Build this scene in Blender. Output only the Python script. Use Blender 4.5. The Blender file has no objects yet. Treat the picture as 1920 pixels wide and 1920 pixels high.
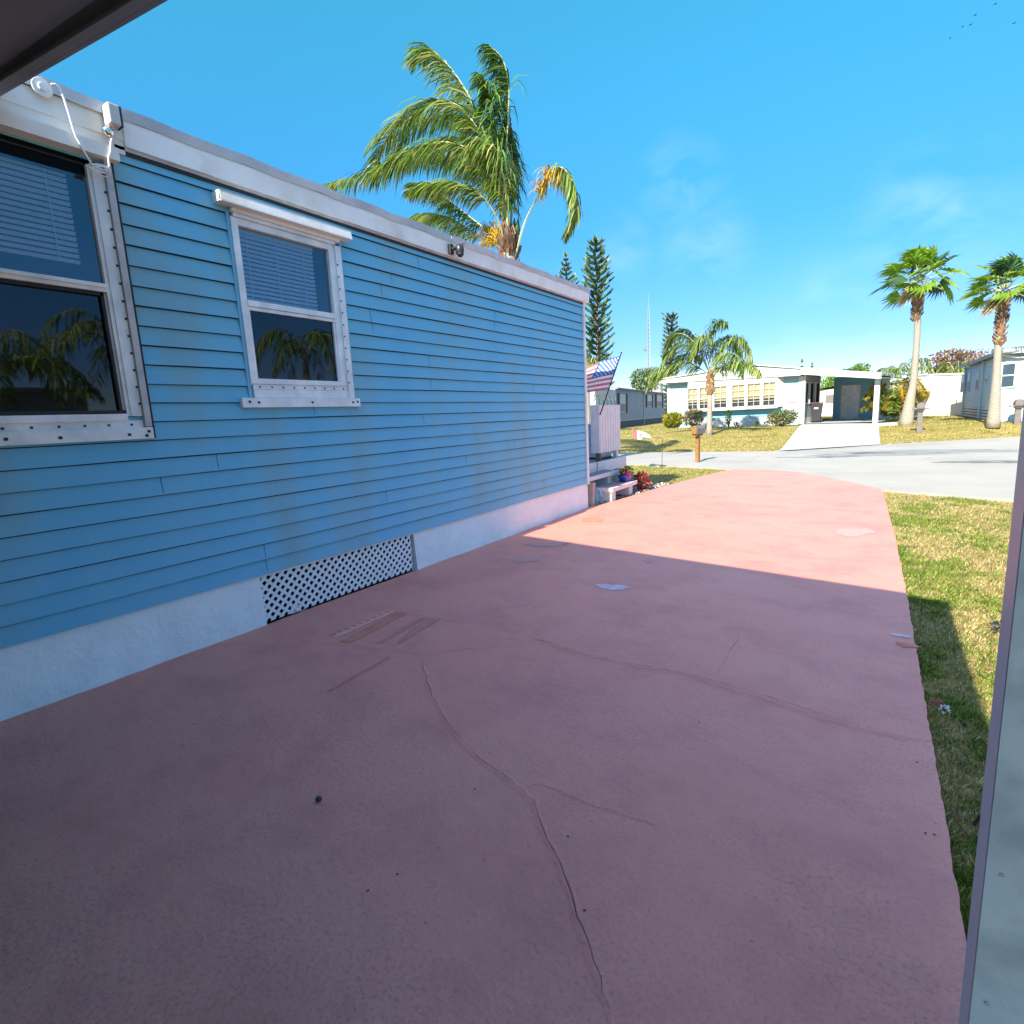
import bpy, math, random
from mathutils import Vector, Matrix
R_ = random.Random(7)
rad = math.radians
V = Vector
# ------------------------------------------------------------------ camera model
F, H = 1020.0, 1.45
def _n(v): v = Vector(v); v.normalize(); return v
fy = _n((1650-960, 752-960, F))
nx = 1262.0
ny = (-F*F-(1650-960)*(nx-960))/(752-960)+960
dn = _n((nx-960, ny-960, F)); up_ = -dn
xr = fy.cross(up_)
def ray(px, py):
    v = Vector((px-960, py-960, F)); return Vector((xr.dot(v), fy.dot(v), up_.dot(v)))
CAM = Vector((0, 0, H))
def gz(px, py, z=0.0): r = ray(px, py); return CAM + r*((z-H)/r.z)
def gx(px, py, x): r = ray(px, py); return CAM + r*(x/r.x)
def gy(px, py, y): r = ray(px, py); return CAM + r*(y/r.y)
WX = -3.82
# ------------------------------------------------------------------ terrain
def smooth(t): t = max(0.0, min(1.0, t)); return t*t*(3-2*t)
def far_edge(x):
    if x < -2.4: return 19.8
    if x < 4: return 19.8+0.94*(x+2.4)
    return 25.8+0.35*(x-4)
def zt(x, y):
    k = max(0.0, min(1.0, x/3.4))
    z = -0.05 + 0.46*smooth((y-far_edge(x)+0.4)/(13.0-9.6*k))
    return z
def gt(px, py):
    z = 0.0
    for _ in range(60):
        p = gz(px, py, z); z = z*0.5+0.5*zt(p.x, p.y)
    return gz(px, py, z)
# ------------------------------------------------------------------ mesh helpers
ORG = {}
COL = None
class MB:
    def __init__(s): s.v = []; s.f = []; s.m = []
    def poly(s, pts, m=0):
        b = len(s.v); s.v += [tuple(p) for p in pts]; s.f.append(tuple(range(b, b+len(pts)))); s.m.append(m)
    def box(s, x0, x1, y0, y1, z0, z1, m=0):
        b = len(s.v)
        s.v += [(x, y, z) for z in (z0, z1) for x, y in ((x0, y0), (x1, y0), (x1, y1), (x0, y1))]
        for q in ((3, 2, 1, 0), (4, 5, 6, 7), (0, 1, 5, 4), (1, 2, 6, 5), (2, 3, 7, 6), (3, 0, 4, 7)):
            s.f.append(tuple(b+i for i in q)); s.m.append(m)
    def obox(s, O, A, B, C, m=0):   # corner O and three edge vectors
        O, A, B, C = map(Vector, (O, A, B, C)); b = len(s.v)
        s.v += [tuple(O+q) for q in (V((0,0,0)), A, A+B, B, C, A+C, A+B+C, B+C)]
        for q in ((3, 2, 1, 0), (4, 5, 6, 7), (0, 1, 5, 4), (1, 2, 6, 5), (2, 3, 7, 6), (3, 0, 4, 7)):
            s.f.append(tuple(b+i for i in q)); s.m.append(m)
    def tube(s, pts, r, n=8, m=0, cap=True):
        pts = [Vector(p) for p in pts]; k = len(pts)
        rs = r if isinstance(r, (list, tuple)) else [r]*k
        b = len(s.v); ref = None
        for i, p in enumerate(pts):
            t = (pts[min(i+1, k-1)]-pts[max(i-1, 0)]).normalized()
            if ref is None: ref = Vector((1, 0, 0)) if abs(t.x) < .8 else Vector((0, 1, 0))
            a = (ref-t*ref.dot(t)).normalized(); c = t.cross(a); ref = a
            for j in range(n):
                an = 2*math.pi*j/n; s.v.append(tuple(p+a*math.cos(an)*rs[i]+c*math.sin(an)*rs[i]))
        for i in range(k-1):
            for j in range(n):
                s.f.append((b+i*n+j, b+i*n+(j+1) % n, b+(i+1)*n+(j+1) % n, b+(i+1)*n+j)); s.m.append(m)
        if cap:
            s.f.append(tuple(b+j for j in reversed(range(n)))); s.m.append(m)
            s.f.append(tuple(b+(k-1)*n+j for j in range(n))); s.m.append(m)
    def lathe(s, c, prof, n=16, m=0, sx=1, sy=1):
        b = len(s.v); c = Vector(c)
        for (r, z) in prof:
            for j in range(n):
                a = 2*math.pi*j/n; s.v.append((c.x+sx*r*math.cos(a), c.y+sy*r*math.sin(a), c.z+z))
        for i in range(len(prof)-1):
            for j in range(n):
                s.f.append((b+i*n+j, b+i*n+(j+1) % n, b+(i+1)*n+(j+1) % n, b+(i+1)*n+j)); s.m.append(m)
        s.f.append(tuple(b+j for j in reversed(range(n)))); s.m.append(m)
        s.f.append(tuple(b+(len(prof)-1)*n+j for j in range(n))); s.m.append(m)
    def build(s, name, mats, parent=None, origin=None, smooth_=False, bevel=0):
        if not isinstance(mats, (list, tuple)): mats = [mats]
        org = ORG.get(parent.name, Vector((0, 0, 0))) if parent else Vector(origin or (0, 0, 0))
        me = bpy.data.meshes.new(name)
        me.from_pydata([(a-org.x, b_-org.y, c-org.z) for a, b_, c in s.v], [], s.f)
        for mt in mats: me.materials.append(mt)
        if len(mats) > 1: me.polygons.foreach_set('material_index', s.m)
        if smooth_: me.polygons.foreach_set('use_smooth', [True]*len(me.polygons))
        me.update()
        o = bpy.data.objects.new(name, me); bpy.context.scene.collection.objects.link(o)
        if parent: o.parent = parent
        else: o.location = org
        ORG[o.name] = org
        if bevel:
            md = o.modifiers.new('bevel', 'BEVEL'); md.width = bevel; md.segments = 2; md.limit_method = 'ANGLE'
        return o
def tag(o, label=None, cat=None, group=None, kind=None):
    if label: o['label'] = label
    if cat: o['category'] = cat
    if group: o['group'] = group
    if kind: o['kind'] = kind
    return o
def thing(name, label, cat, loc, group=None):
    o = bpy.data.objects.new(name, None); bpy.context.scene.collection.objects.link(o)
    o.location = loc; ORG[o.name] = Vector(loc); o.empty_display_size = .1
    return tag(o, label, cat, group)
# ------------------------------------------------------------------ materials
def mat(name, c, rough=.7, c2=None, scale=4, detail=5, bump=0, bscale=60, spec=.3, metal=0, stretch=None, lo=.35, hi=.65, bdist=.01, c3=None, s3=1.0):
    m = bpy.data.materials.new(name); m.use_nodes = True; nt = m.node_tree; N = nt.nodes; L = nt.links
    p = N['Principled BSDF']; p.inputs['Base Color'].default_value = (*c, 1); p.inputs['Roughness'].default_value = rough
    p.inputs['Specular IOR Level'].default_value = spec; p.inputs['Metallic'].default_value = metal
    tc = N.new('ShaderNodeTexCoord'); mp = N.new('ShaderNodeMapping'); L.new(tc.outputs['Object'], mp.inputs[0])
    if stretch: mp.inputs['Scale'].default_value = stretch
    if c2:
        n = N.new('ShaderNodeTexNoise'); n.inputs['Scale'].default_value = scale; n.inputs['Detail'].default_value = detail; n.inputs['Roughness'].default_value = .6
        L.new(mp.outputs[0], n.inputs[0])
        r = N.new('ShaderNodeValToRGB'); r.color_ramp.elements[0].position = lo; r.color_ramp.elements[1].position = hi
        r.color_ramp.elements[0].color = (*c, 1); r.color_ramp.elements[1].color = (*c2, 1)
        L.new(n.outputs[0], r.inputs[0]); out = r.outputs[0]
        if c3:
            n3 = N.new('ShaderNodeTexNoise'); n3.inputs['Scale'].default_value = s3; n3.inputs['Detail'].default_value = 6
            L.new(mp.outputs[0], n3.inputs[0])
            r3 = N.new('ShaderNodeValToRGB'); r3.color_ramp.elements[0].position = .5; r3.color_ramp.elements[1].position = .68
            L.new(n3.outputs[0], r3.inputs[0])
            mx = N.new('ShaderNodeMix'); mx.data_type = 'RGBA'; L.new(r3.outputs[0], mx.inputs[0]); L.new(out, mx.inputs[6]); mx.inputs[7].default_value = (*c3, 1)
            out = mx.outputs[2]
        L.new(out, p.inputs['Base Color'])
    if bump:
        b = N.new('ShaderNodeBump'); b.inputs['Strength'].default_value = bump; b.inputs['Distance'].default_value = bdist
        n2 = N.new('ShaderNodeTexNoise'); n2.inputs['Scale'].default_value = bscale; n2.inputs['Detail'].default_value = 6; n2.inputs['Roughness'].default_value = .65
        L.new(mp.outputs[0], n2.inputs[0]); L.new(n2.outputs[0], b.inputs['Height']); L.new(b.outputs[0], p.inputs['Normal'])
    return m
def leafmat(name, c, trans=.35, rough=.5, var=.25):
    m = bpy.data.materials.new(name); m.use_nodes = True; nt = m.node_tree; N = nt.nodes; L = nt.links
    p = N['Principled BSDF']; p.inputs['Roughness'].default_value = rough; p.inputs['Specular IOR Level'].default_value = .35
    g = N.new('ShaderNodeNewGeometry'); hs = N.new('ShaderNodeHueSaturation'); hs.inputs['Color'].default_value = (*c, 1)
    mr = N.new('ShaderNodeMapRange'); mr.inputs[3].default_value = 1-var*1.6; mr.inputs[4].default_value = 1+var*1.6
    L.new(g.outputs['Random Per Island'], mr.inputs[0]); L.new(mr.outputs[0], hs.inputs['Value'])
    L.new(hs.outputs[0], p.inputs['Base Color'])
    t = N.new('ShaderNodeBsdfTranslucent'); L.new(hs.outputs[0], t.inputs[0])
    mx = N.new('ShaderNodeMixShader'); mx.inputs[0].default_value = trans
    L.new(p.outputs[0], mx.inputs[1]); L.new(t.outputs[0], mx.inputs[2]); L.new(mx.outputs[0], N['Material Output'].inputs[0])
    return m
def glassmat(name, tint, refl=.3, dark=.0):
    m = bpy.data.materials.new(name); m.use_nodes = True; nt = m.node_tree; N = nt.nodes; L = nt.links
    N.remove(N['Principled BSDF'])
    gl = N.new('ShaderNodeBsdfGlossy'); gl.inputs['Roughness'].default_value = .02; gl.inputs['Color'].default_value = (.9, .95, 1, 1)
    tr = N.new('ShaderNodeBsdfTransparent'); tr.inputs[0].default_value = (*tint, 1)
    fr = N.new('ShaderNodeLayerWeight'); fr.inputs[0].default_value = .25
    mr = N.new('ShaderNodeMapRange'); mr.inputs[3].default_value = refl; mr.inputs[4].default_value = 1.0; L.new(fr.outputs['Fresnel'], mr.inputs[0])
    mx = N.new('ShaderNodeMixShader'); L.new(mr.outputs[0], mx.inputs[0]); L.new(tr.outputs[0], mx.inputs[1]); L.new(gl.outputs[0], mx.inputs[2])
    L.new(mx.outputs[0], N['Material Output'].inputs[0])
    return m
M = {}
M['siding'] = mat('blue_vinyl', (.13, .42, .62), .38, (.17, .46, .62), 1.3, bump=.12, bscale=14, spec=.35, stretch=(1, 1.5, .45), c3=(.185, .385, .475), s3=1.3)
M['joint'] = mat('siding_joint_and_lap_shade', (.015, .045, .09), .8)  # vertical seams, plus the shade of the laps painted as dark colour
M['white_trim'] = mat('weathered_white_paint', (.86, .85, .82), .5, (.76, .75, .73), 3, bump=.15, bscale=30, c3=(.66, .63, .56), s3=2.2)
M['alu'] = mat('white_aluminium', (.84, .85, .86), .38, (.62, .65, .68), 6, spec=.5)
M['dull_alu'] = mat('dull_aluminium', (.50, .50, .50), .45, (.36, .37, .39), 8, spec=.5)
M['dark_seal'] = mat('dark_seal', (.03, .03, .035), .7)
M['drip'] = mat('grey_roof_coating', (.40, .43, .46), .6, (.58, .60, .62), 2.2, bump=.5, bscale=9, bdist=.02)
M['skirt'] = mat('white_stucco', (.86, .87, .86), .7, (.78, .80, .80), 3, bump=.45, bscale=6, bdist=.05)
M['lattice'] = mat('white_lattice', (.80, .81, .80), .5)
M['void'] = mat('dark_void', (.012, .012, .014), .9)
M['pane_up'] = glassmat('glass_upper', (.72, .84, 1.0), .11)
M['pane_low'] = glassmat('screened_glass', (.22, .22, .24), .03)
M['blind'] = mat('white_blind', (.62, .72, .86), .5)
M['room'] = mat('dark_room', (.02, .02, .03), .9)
M['roofpan'] = mat('carport_pan', (.24, .225, .24), .5, (.19, .18, .195), 2, spec=.4)
M['post'] = mat('grey_green_post', (.62, .66, .63), .45, (.54, .59, .58), 3, bump=.25, bscale=25, c3=(.33, .37, .38), s3=5.0)
M['post2'] = mat('post_flange', (.66, .66, .68), .45)
M['black'] = mat('black_plastic', (.025, .025, .028), .4, spec=.5)
M['greybox'] = mat('grey_plastic', (.5, .5, .46), .5)
M['chrome'] = mat('chrome', (.75, .72, .65), .15, metal=1)
M['cable'] = mat('white_cable', (.8, .8, .82), .4)
M['deckfloor'] = mat('mauve_deck_paint', (.26, .17, .17), .7, (.33, .22, .22), 5, bump=.2)
M['step'] = mat('white_step_paint', (.76, .74, .72), .6, (.68, .66, .64), 6, bump=.2)
M['bluegrey'] = mat('pale_blue_paint', (.45, .58, .68), .5)
M['litblue'] = mat('light_blue_paint', (.30, .62, .75), .5, (.2, .45, .6), 30)
M['wood_old'] = mat('old_wood', (.22, .16, .11), .8, (.12, .09, .07), 20)
M['beige'] = mat('beige_concrete', (.46, .36, .30), .8, (.36, .29, .25), 12, bump=.3)
M['mulch'] = mat('mulch', (.10, .06, .045), .95, (.22, .15, .11), 25, bump=1, bscale=40, bdist=.03)
M['road'] = mat('pale_concrete_road', (.32, .305, .265), .85, (.355, .34, .295), .9, bump=.5, bscale=30, c3=(.29, .28, .25), s3=.35)
M['crack'] = mat('crack_shadow_line', (.10, .055, .05), .9)
M['whitedrive'] = mat('white_painted_concrete', (.42, .44, .43), .6, (.38, .40, .40), 1)
M['cedar'] = mat('golden_brown_wood', (.27, .14, .045), .6, (.21, .105, .035), 8)
M['boxgrey'] = mat('grey_mailbox_metal', (.17, .15, .14), .5, (.14, .12, .115), 6)
M['greywall'] = mat('grey_siding', (.27, .30, .34), .6, (.30, .33, .37), 1)
M['greyskirt'] = mat('dark_grey_skirt', (.12, .13, .135), .8)
M['h2wall'] = mat('pale_blue_siding', (.27, .41, .45), .55, (.30, .44, .47), 1)
M['h4wall'] = mat('white_blue_siding', (.40, .50, .54), .55, (.44, .53, .56), 1)
M['h2white'] = mat('bright_white_paint', (.50, .50, .49), .5)
M['h2roof'] = mat('ribbed_pale_roof', (.40, .44, .44), .6, (.48, .51, .51), 3)
M['teal'] = mat('teal_blue_siding', (.24, .50, .62), .6)
M['turq'] = mat('turquoise_shadow_wall', (.22, .50, .60), .6)  # wall below the bay with its shadow mixed into the colour
M['curtain'] = mat('cream_curtain', (.55, .44, .20), .8, (.62, .52, .30), 12, stretch=(6, 6, .5))
M['brickw'] = mat('whitewashed_brick', (.48, .50, .51), .8)
M['cream'] = mat('cream_wall', (.62, .57, .46), .7)
M['slate'] = mat('grey_roof_edge', (.22, .23, .25), .6)
M['pink'] = mat('pink_plaque', (.75, .25, .35), .5)
M['bark'] = mat('grey_palm_bark', (.34, .30, .25), .85, (.24, .21, .175), 9, bump=.6, bscale=18, stretch=(1, 1, 4), bdist=.02)
M['bark_red'] = mat('reddish_palm_boots', (.30, .14, .08), .85, (.15, .09, .06), 9, bump=.7, bscale=20)
M['bark_dk'] = mat('brown_bark', (.16, .11, .08), .9, (.24, .17, .12), 12)
M['petiole'] = mat('pale_green_stalk', (.42, .46, .26), .5, (.34, .36, .2), 5)
M['leaf_a'] = leafmat('palm_green', (.18, .31, .04), .45, var=.4)
M['leaf_b'] = leafmat('palm_deep_green', (.045, .11, .03), .3, var=.4)
M['leaf_y'] = leafmat('palm_yellow', (.55, .33, .02), .45)
M['leaf_s'] = leafmat('palm_pale_tip', (.34, .37, .11), .45)
M['leaf_o'] = leafmat('seed_strand_gold', (.50, .33, .03), .3)
M['fan_l'] = leafmat('fan_lime', (.22, .36, .03), .5)
M['fan_d'] = leafmat('fan_dark', (.04, .10, .035), .25)
M['fan_dry'] = leafmat('fan_dry', (.48, .40, .22), .3)
M['pine'] = leafmat('norfolk_green', (.045, .115, .055), .15)
M['pine_pale'] = leafmat('norfolk_pale', (.16, .24, .13), .15)  # paler foliage tone, mixed at random with the green
M['bush_y'] = leafmat('yellow_bush', (.34, .30, .02), .35)
M['bush_g'] = leafmat('bush_green', (.09, .16, .03), .3)
M['bush_o'] = leafmat('bush_olive', (.16, .14, .05), .3)
M['redleaf'] = leafmat('red_leaf', (.28, .035, .03), .3, var=.4)
M['brownleaf'] = leafmat('brown_twig', (.22, .12, .09), .2)
M['flower'] = leafmat('magenta_flower', (.5, .03, .12), .3)
M['bluepot'] = mat('cobalt_pot', (.02, .05, .38), .25, spec=.6)
M['red'] = mat('flag_red', (.72, .16, .16), .7)
M['fwhite'] = mat('flag_white', (.82, .80, .80), .7)
M['fblue'] = mat('flag_blue', (.05, .14, .38), .7)
M['bird'] = mat('bird_dark', (.02, .03, .05), .8)
M['tower'] = mat('tower_steel', (.30, .30, .34), .5)

# flag cloth lets light through
for k in ('red', 'fwhite', 'fblue'):
    nt = M[k].node_tree; p = nt.nodes['Principled BSDF']; t = nt.nodes.new('ShaderNodeBsdfTranslucent'); t.inputs[0].default_value = p.inputs['Base Color'].default_value
    mx = nt.nodes.new('ShaderNodeMixShader'); mx.inputs[0].default_value = .4
    nt.links.new(p.outputs[0], mx.inputs[1]); nt.links.new(t.outputs[0], mx.inputs[2]); nt.links.new(mx.outputs[0], nt.nodes['Material Output'].inputs[0])

# driveway paint: mottled salmon with scuffs, fine grit
def driveway_mat():
    m = bpy.data.materials.new('salmon_driveway_paint'); m.use_nodes = True; nt = m.node_tree; N = nt.nodes; L = nt.links
    p = N['Principled BSDF']; p.inputs['Specular IOR Level'].default_value = .65
    tc = N.new('ShaderNodeTexCoord')
    def noise(sc, det=6, ro=.6, st=None):
        n = N.new('ShaderNodeTexNoise'); n.inputs['Scale'].default_value = sc; n.inputs['Detail'].default_value = det; n.inputs['Roughness'].default_value = ro
        if st:
            mp = N.new('ShaderNodeMapping'); mp.inputs['Scale'].default_value = st; mp.inputs['Rotation'].default_value = (0, 0, rad(25)); L.new(tc.outputs['Object'], mp.inputs[0]); L.new(mp.outputs[0], n.inputs[0])
        else: L.new(tc.outputs['Object'], n.inputs[0])
        return n.outputs[0]
    def ramp(i, a, b, ca, cb):
        r = N.new('ShaderNodeValToRGB'); r.color_ramp.elements[0].position = a; r.color_ramp.elements[1].position = b
        r.color_ramp.elements[0].color = (*ca, 1); r.color_ramp.elements[1].color = (*cb, 1); L.new(i, r.inputs[0]); return r.outputs[0]
    def mix(f, a, b, mode='MIX'):
        x = N.new('ShaderNodeMix'); x.data_type = 'RGBA'; x.blend_type = mode
        if hasattr(f, 'node'): L.new(f, x.inputs[0])
        else: x.inputs[0].default_value = f
        L.new(a, x.inputs[6]); L.new(b, x.inputs[7]); return x.outputs[2]
    base = ramp(noise(.55, 4), .35, .68, DRV_A, DRV_B)
    mot = ramp(noise(1.7, 9, .72, (1, 1.25, 1)), .46, .72, (1, 1, 1), (.78, .72, .76))
    col = mix(1.0, base, mot, 'MULTIPLY')
    spk = ramp(noise(70, 5, .75), .34, .50, (.62, .58, .58), (1, 1, 1))
    gm = ramp(noise(1.1, 5), .40, .62, (.2, .2, .2), (1, 1, 1))
    col = mix(gm, col, mix(1.0, col, spk, 'MULTIPLY'))
    pit = N.new('ShaderNodeTexVoronoi'); pit.inputs['Scale'].default_value = 9; L.new(tc.outputs['Object'], pit.inputs[0])
    pr_ = ramp(pit.outputs['Distance'], .035, .055, (.35, .3, .3), (1, 1, 1))
    col = mix(.55, col, pr_, 'MULTIPLY')
    L.new(col, p.inputs['Base Color'])
    rr = N.new('ShaderNodeMapRange'); rr.inputs[3].default_value = .34; rr.inputs[4].default_value = .62; L.new(noise(1.4, 6), rr.inputs[0]); L.new(rr.outputs[0], p.inputs['Roughness'])
    b1 = N.new('ShaderNodeBump'); b1.inputs['Strength'].default_value = .6; b1.inputs['Distance'].default_value = .014; L.new(noise(45, 9, .75), b1.inputs['Height'])
    b2 = N.new('ShaderNodeBump'); b2.inputs['Strength'].default_value = .25; b2.inputs['Distance'].default_value = .05; L.new(noise(5, 5), b2.inputs['Height']); L.new(b1.outputs[0], b2.inputs['Normal'])
    L.new(b2.outputs[0], p.inputs['Normal'])
    return m
DRV_A, DRV_B = (.73, .260, .186), (.77, .300, .216)
M['drive'] = driveway_mat()
M['mark_dark'] = mat('older_red_paint', (.50, .17, .10), .7, (.66, .25, .17), 9)
M['mark_pale'] = mat('chalky_bare_patch', (.56, .31, .27), .6, (.50, .27, .23), 22)
M['mark_grey'] = mat('grey_scuff', (.48, .19, .155), .7, (.60, .24, .18), 9)

def lawn_mat():
    m = bpy.data.materials.new('dry_lawn'); m.use_nodes = True; nt = m.node_tree; N = nt.nodes; L = nt.links
    p = N['Principled BSDF']; p.inputs['Roughness'].default_value = .9; p.inputs['Specular IOR Level'].default_value = .1
    tc = N.new('ShaderNodeTexCoord')
    def ns(sc, d=6):
        n = N.new('ShaderNodeTexNoise'); n.inputs['Scale'].default_value = sc; n.inputs['Detail'].default_value = d; n.inputs['Roughness'].default_value = .7; L.new(tc.outputs['Object'], n.inputs[0]); return n.outputs[0]
    def rp(i, els):
        r = N.new('ShaderNodeValToRGB'); e = r.color_ramp.elements
        while len(e) < len(els): e.new(.5)
        for k, (a, c) in enumerate(els): e[k].position = a; e[k].color = (*c, 1)
        L.new(i, r.inputs[0]); return r.outputs[0]
    a = rp(ns(.9), [(.30, (.15, .17, .03)), (.42, (.32, .28, .08)), (.58, (.44, .34, .13)), (.75, (.36, .25, .13))])
    b = rp(ns(14, 8), [(.35, (.45, .42, .36)), (.62, (1.15, 1.1, 1.0))])
    x = N.new('ShaderNodeMix'); x.data_type = 'RGBA'; x.blend_type = 'MULTIPLY'; x.inputs[0].default_value = 1; L.new(a, x.inputs[6]); L.new(b, x.inputs[7]); L.new(x.outputs[2], p.inputs['Base Color'])
    bp = N.new('ShaderNodeBump'); bp.inputs['Strength'].default_value = .8; bp.inputs['Distance'].default_value = .05; L.new(ns(30, 8), bp.inputs['Height']); L.new(bp.outputs[0], p.inputs['Normal'])
    return m
M['lawn'] = lawn_mat()
M['gr_a'] = leafmat('grass_green', (.11, .20, .02), .35, .6, .4)
M['gr_b'] = leafmat('grass_straw', (.46, .36, .18), .3, .7, .4)
M['gr_c'] = leafmat('grass_lime', (.22, .27, .045), .35, .6, .4)

# ------------------------------------------------------------------ setting: ground, road, driveways
def terrain():
    def axis(lo, hi, step, far):
        a = [lo+i*step for i in range(int((hi-lo)/step)+1)]
        d = step; x = a[-1]
        while x < far: d *= 1.5; x += d; a.append(x)
        d = step; x = a[0]
        while x > -far: d *= 1.5; x -= d; a.insert(0, x)
        return a
    xs = axis(-40, 24, .8, 700); ys = axis(-6, 60, .8, 900)
    b = MB(); n = len(xs)
    for y in ys:
        for x in xs: b.v.append((x, y, zt(x, y)+(.012*math.sin(x*1.7+y)*math.cos(y*1.3) if abs(x) < 40 and y < 60 else 0)))
    for j in range(len(ys)-1):
        for i in range(n-1): b.f.append((j*n+i, j*n+i+1, (j+1)*n+i+1, (j+1)*n+i)); b.m.append(0)
    return tag(b.build('ground', M['lawn'], smooth_=True), kind='structure')
terrain()
def jag(pts, amp, step, seed=1):
    r = random.Random(seed); out = []
    for i in range(len(pts)-1):
        a = Vector(pts[i]); c = Vector(pts[i+1]); L = (c-a).length; k = max(1, int(L/step)); nrm = Vector((-(c-a).y, (c-a).x))/max(L, 1e-6)
        for j in range(k): out.append(a+(c-a)*(j/k)+nrm*r.uniform(-amp, amp))
    out.append(Vector(pts[-1])); return out
def slab(name, outline, z1, z0, m, parent=None):
    b = MB(); top = [(p[0], p[1], z1) for p in outline]; b.poly(top)
    n = len(outline)
    for i in range(n):
        p, q = outline[i], outline[(i+1) % n]; b.poly([(p[0], p[1], z0), (q[0], q[1], z0), (q[0], q[1], z1), (p[0], p[1], z1)])
    return b.build(name, m, parent)
left = [(-3.815, -7), (-3.815, 7.9), (-3.668, 8.635), (-3.55, 9.885), (-3.40, 11.14), (-3.12, 12.9), (-2.867, 14.0)]
right = [(0.077, 10.969), (0.113, 10.5), (.17, 8.6), (.215, 6.9), (0.244, 4.9), (0.262, 2.7), (.268, 1.7), (.27, 1.3), (.28, -7)]
end = [(-2.867, 14.0), (-2.1, 13.85), (-1.384, 13.43), (-.6, 12.2), (0.077, 10.969)]
outl = jag(left, .006, .12, 3)[:-1] + jag(end, .01, .2, 4)[:-1] + jag(right, .0045, .05, 5)
outl = [(p.x, p.y) for p in outl]
drive = tag(slab('driveway', list(reversed(outl)), 0.0, -.12, M['drive']), kind='structure')
road_near = [(-80, 16.5), (-9, 15.6), (-5.69, 15.14), (-4.1, 14.55), (-2.867, 14.0), (-2.1, 13.85), (-1.384, 13.43), (-.6, 12.2), (.077, 10.97), (1.58, 10.2), (4, 9.2), (10, 7.6), (60, -2)]
road_far = [(60, 42), (20, 31.4), (10, 27.9), (3.963, 25.75), (.077, 22.4), (-1.2, 20.95), (-2.382, 19.87), (-7.4, 19.76), (-80, 19.8)]
ro = jag(road_near, .03, .5, 6)+jag(road_far, .04, .5, 7)
ROAD = tag(slab('road', [(p.x, p.y) for p in ro], -.012, -.2, M['road']), kind='structure')
# neighbour driveway, following the rising ground
def strip_sheet(name, L_, R2, nseg, dz, m, kind='structure'):
    b = MB()
    for i in range(nseg+1):
        t = i/nseg; l = Vector(L_[0]).lerp(Vector(L_[1]), t); r = Vector(R2[0]).lerp(Vector(R2[1]), t)
        for j in range(7):
            p = l.lerp(r, j/6); b.v.append((p.x, p.y, max(zt(p.x, p.y)+.02, -.008)+dz))
    for i in range(nseg):
        for j in range(6): b.f.append((i*7+j, i*7+j+1, (i+1)*7+j+1, (i+1)*7+j)); b.m.append(0)
    return tag(b.build(name, m, smooth_=True), kind=kind)
strip_sheet('neighbour_driveway', [(-2.70, 19.85), (-3.42, 33.6)], [(.09, 22.4), (-.02, 33.4)], 18, .012, M['whitedrive'])

# seams and cracks of the driveway: shallow ridges with a dark groove
def crack(pts, w=.035, groove=.006, h=.004, seed=1, ridge=True):
    r = random.Random(seed); P = []
    for i in range(len(pts)-1):
        a = Vector(pts[i]); c = Vector(pts[i+1]); k = max(1, int((c-a).length/.035))
        for j in range(k):
            q = a.lerp(c, j/k); P.append(Vector((q.x+r.uniform(-.005, .005), q.y+r.uniform(-.005, .005))))
    P.append(Vector(pts[-1])); n = len(P)
    b = MB(); rows = []
    for i, q in enumerate(P):
        t = P[min(i+1, n-1)]-P[max(i-1, 0)]; t.normalize(); s = Vector((-t.y, t.x))
        fade = min(1, i/4, (n-1-i)/4)
        W = w*r.uniform(.7, 1.3)*max(fade, .1); G = groove*r.uniform(.4, 1.25)*max(fade, .1)*max(.12, min(1, .55+.8*math.sin(i*.23+seed)*math.sin(i*.071+2*seed)+.3*math.sin(i*.61))); hh = h*r.uniform(.5, 1.2)*max(fade, .1)
        rows.append([(q+s*o, z) for o, z in ((-W, .0008), (-G*1.6, hh+.001), (-G*.5, .0015), (G*.5, .0015), (G*1.6, hh*.8+.001), (W, .0008))])
    b.v = [(p.x, p.y, z) for row in rows for p, z in row]
    for i in range(n-1):
        for j in range(5):
            if not ridge and j in (0, 4): continue
            b.f.append((i*6+j, i*6+j+1, (i+1)*6+j+1, (i+1)*6+j)); b.m.append(1 if j == 2 else 0)
    return b
def crk(name, pix, **k):
    pts = [gz(*p).xy for p in pix]; crack(pts, **k).build(name, [M['drive'], M['crack']], drive)
crk('crack', [(795, 1228), (793, 1250), (805, 1290), (828, 1340), (850, 1370), (890, 1415), (960, 1465), (1000, 1500), (1020, 1560), (1060, 1640), (1085, 1720), (1105, 1770), (1125, 1830), (1140, 1890), (1160, 1960)], w=.02, groove=.0035, h=.003, seed=2)
crk('crack', [(985, 1478), (1010, 1470), (1035, 1477), (1100, 1505), (1180, 1530), (1230, 1548)], w=.008, groove=.0025, h=.001, seed=3)
crk('crack', [(560, 1205), (640, 1207), (790, 1225), (870, 1217), (950, 1210), (990, 1204)], w=.02, groove=.003, h=.002, seed=4)
crk('crack', [(990, 1193), (1010, 1200), (1080, 1220), (1160, 1240), (1300, 1266), (1400, 1295), (1530, 1335), (1660, 1372), (1748, 1391)], w=.028, groove=.0045, h=.005, seed=5)
crk('crack', [(1300, 1272), (1400, 1303), (1530, 1343), (1700, 1390)], w=.02, groove=.003, h=.002, seed=15)
crk('crack', [(1345, 1265), (1360, 1240), (1370, 1215), (1385, 1200), (1383, 1185)], w=.01, groove=.0035, h=.001, seed=6)
crk('crack', [(735, 1145), (830, 1160), (890, 1168), (980, 1145), (1060, 1120)], w=.02, groove=.002, h=.002, seed=7)
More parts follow.
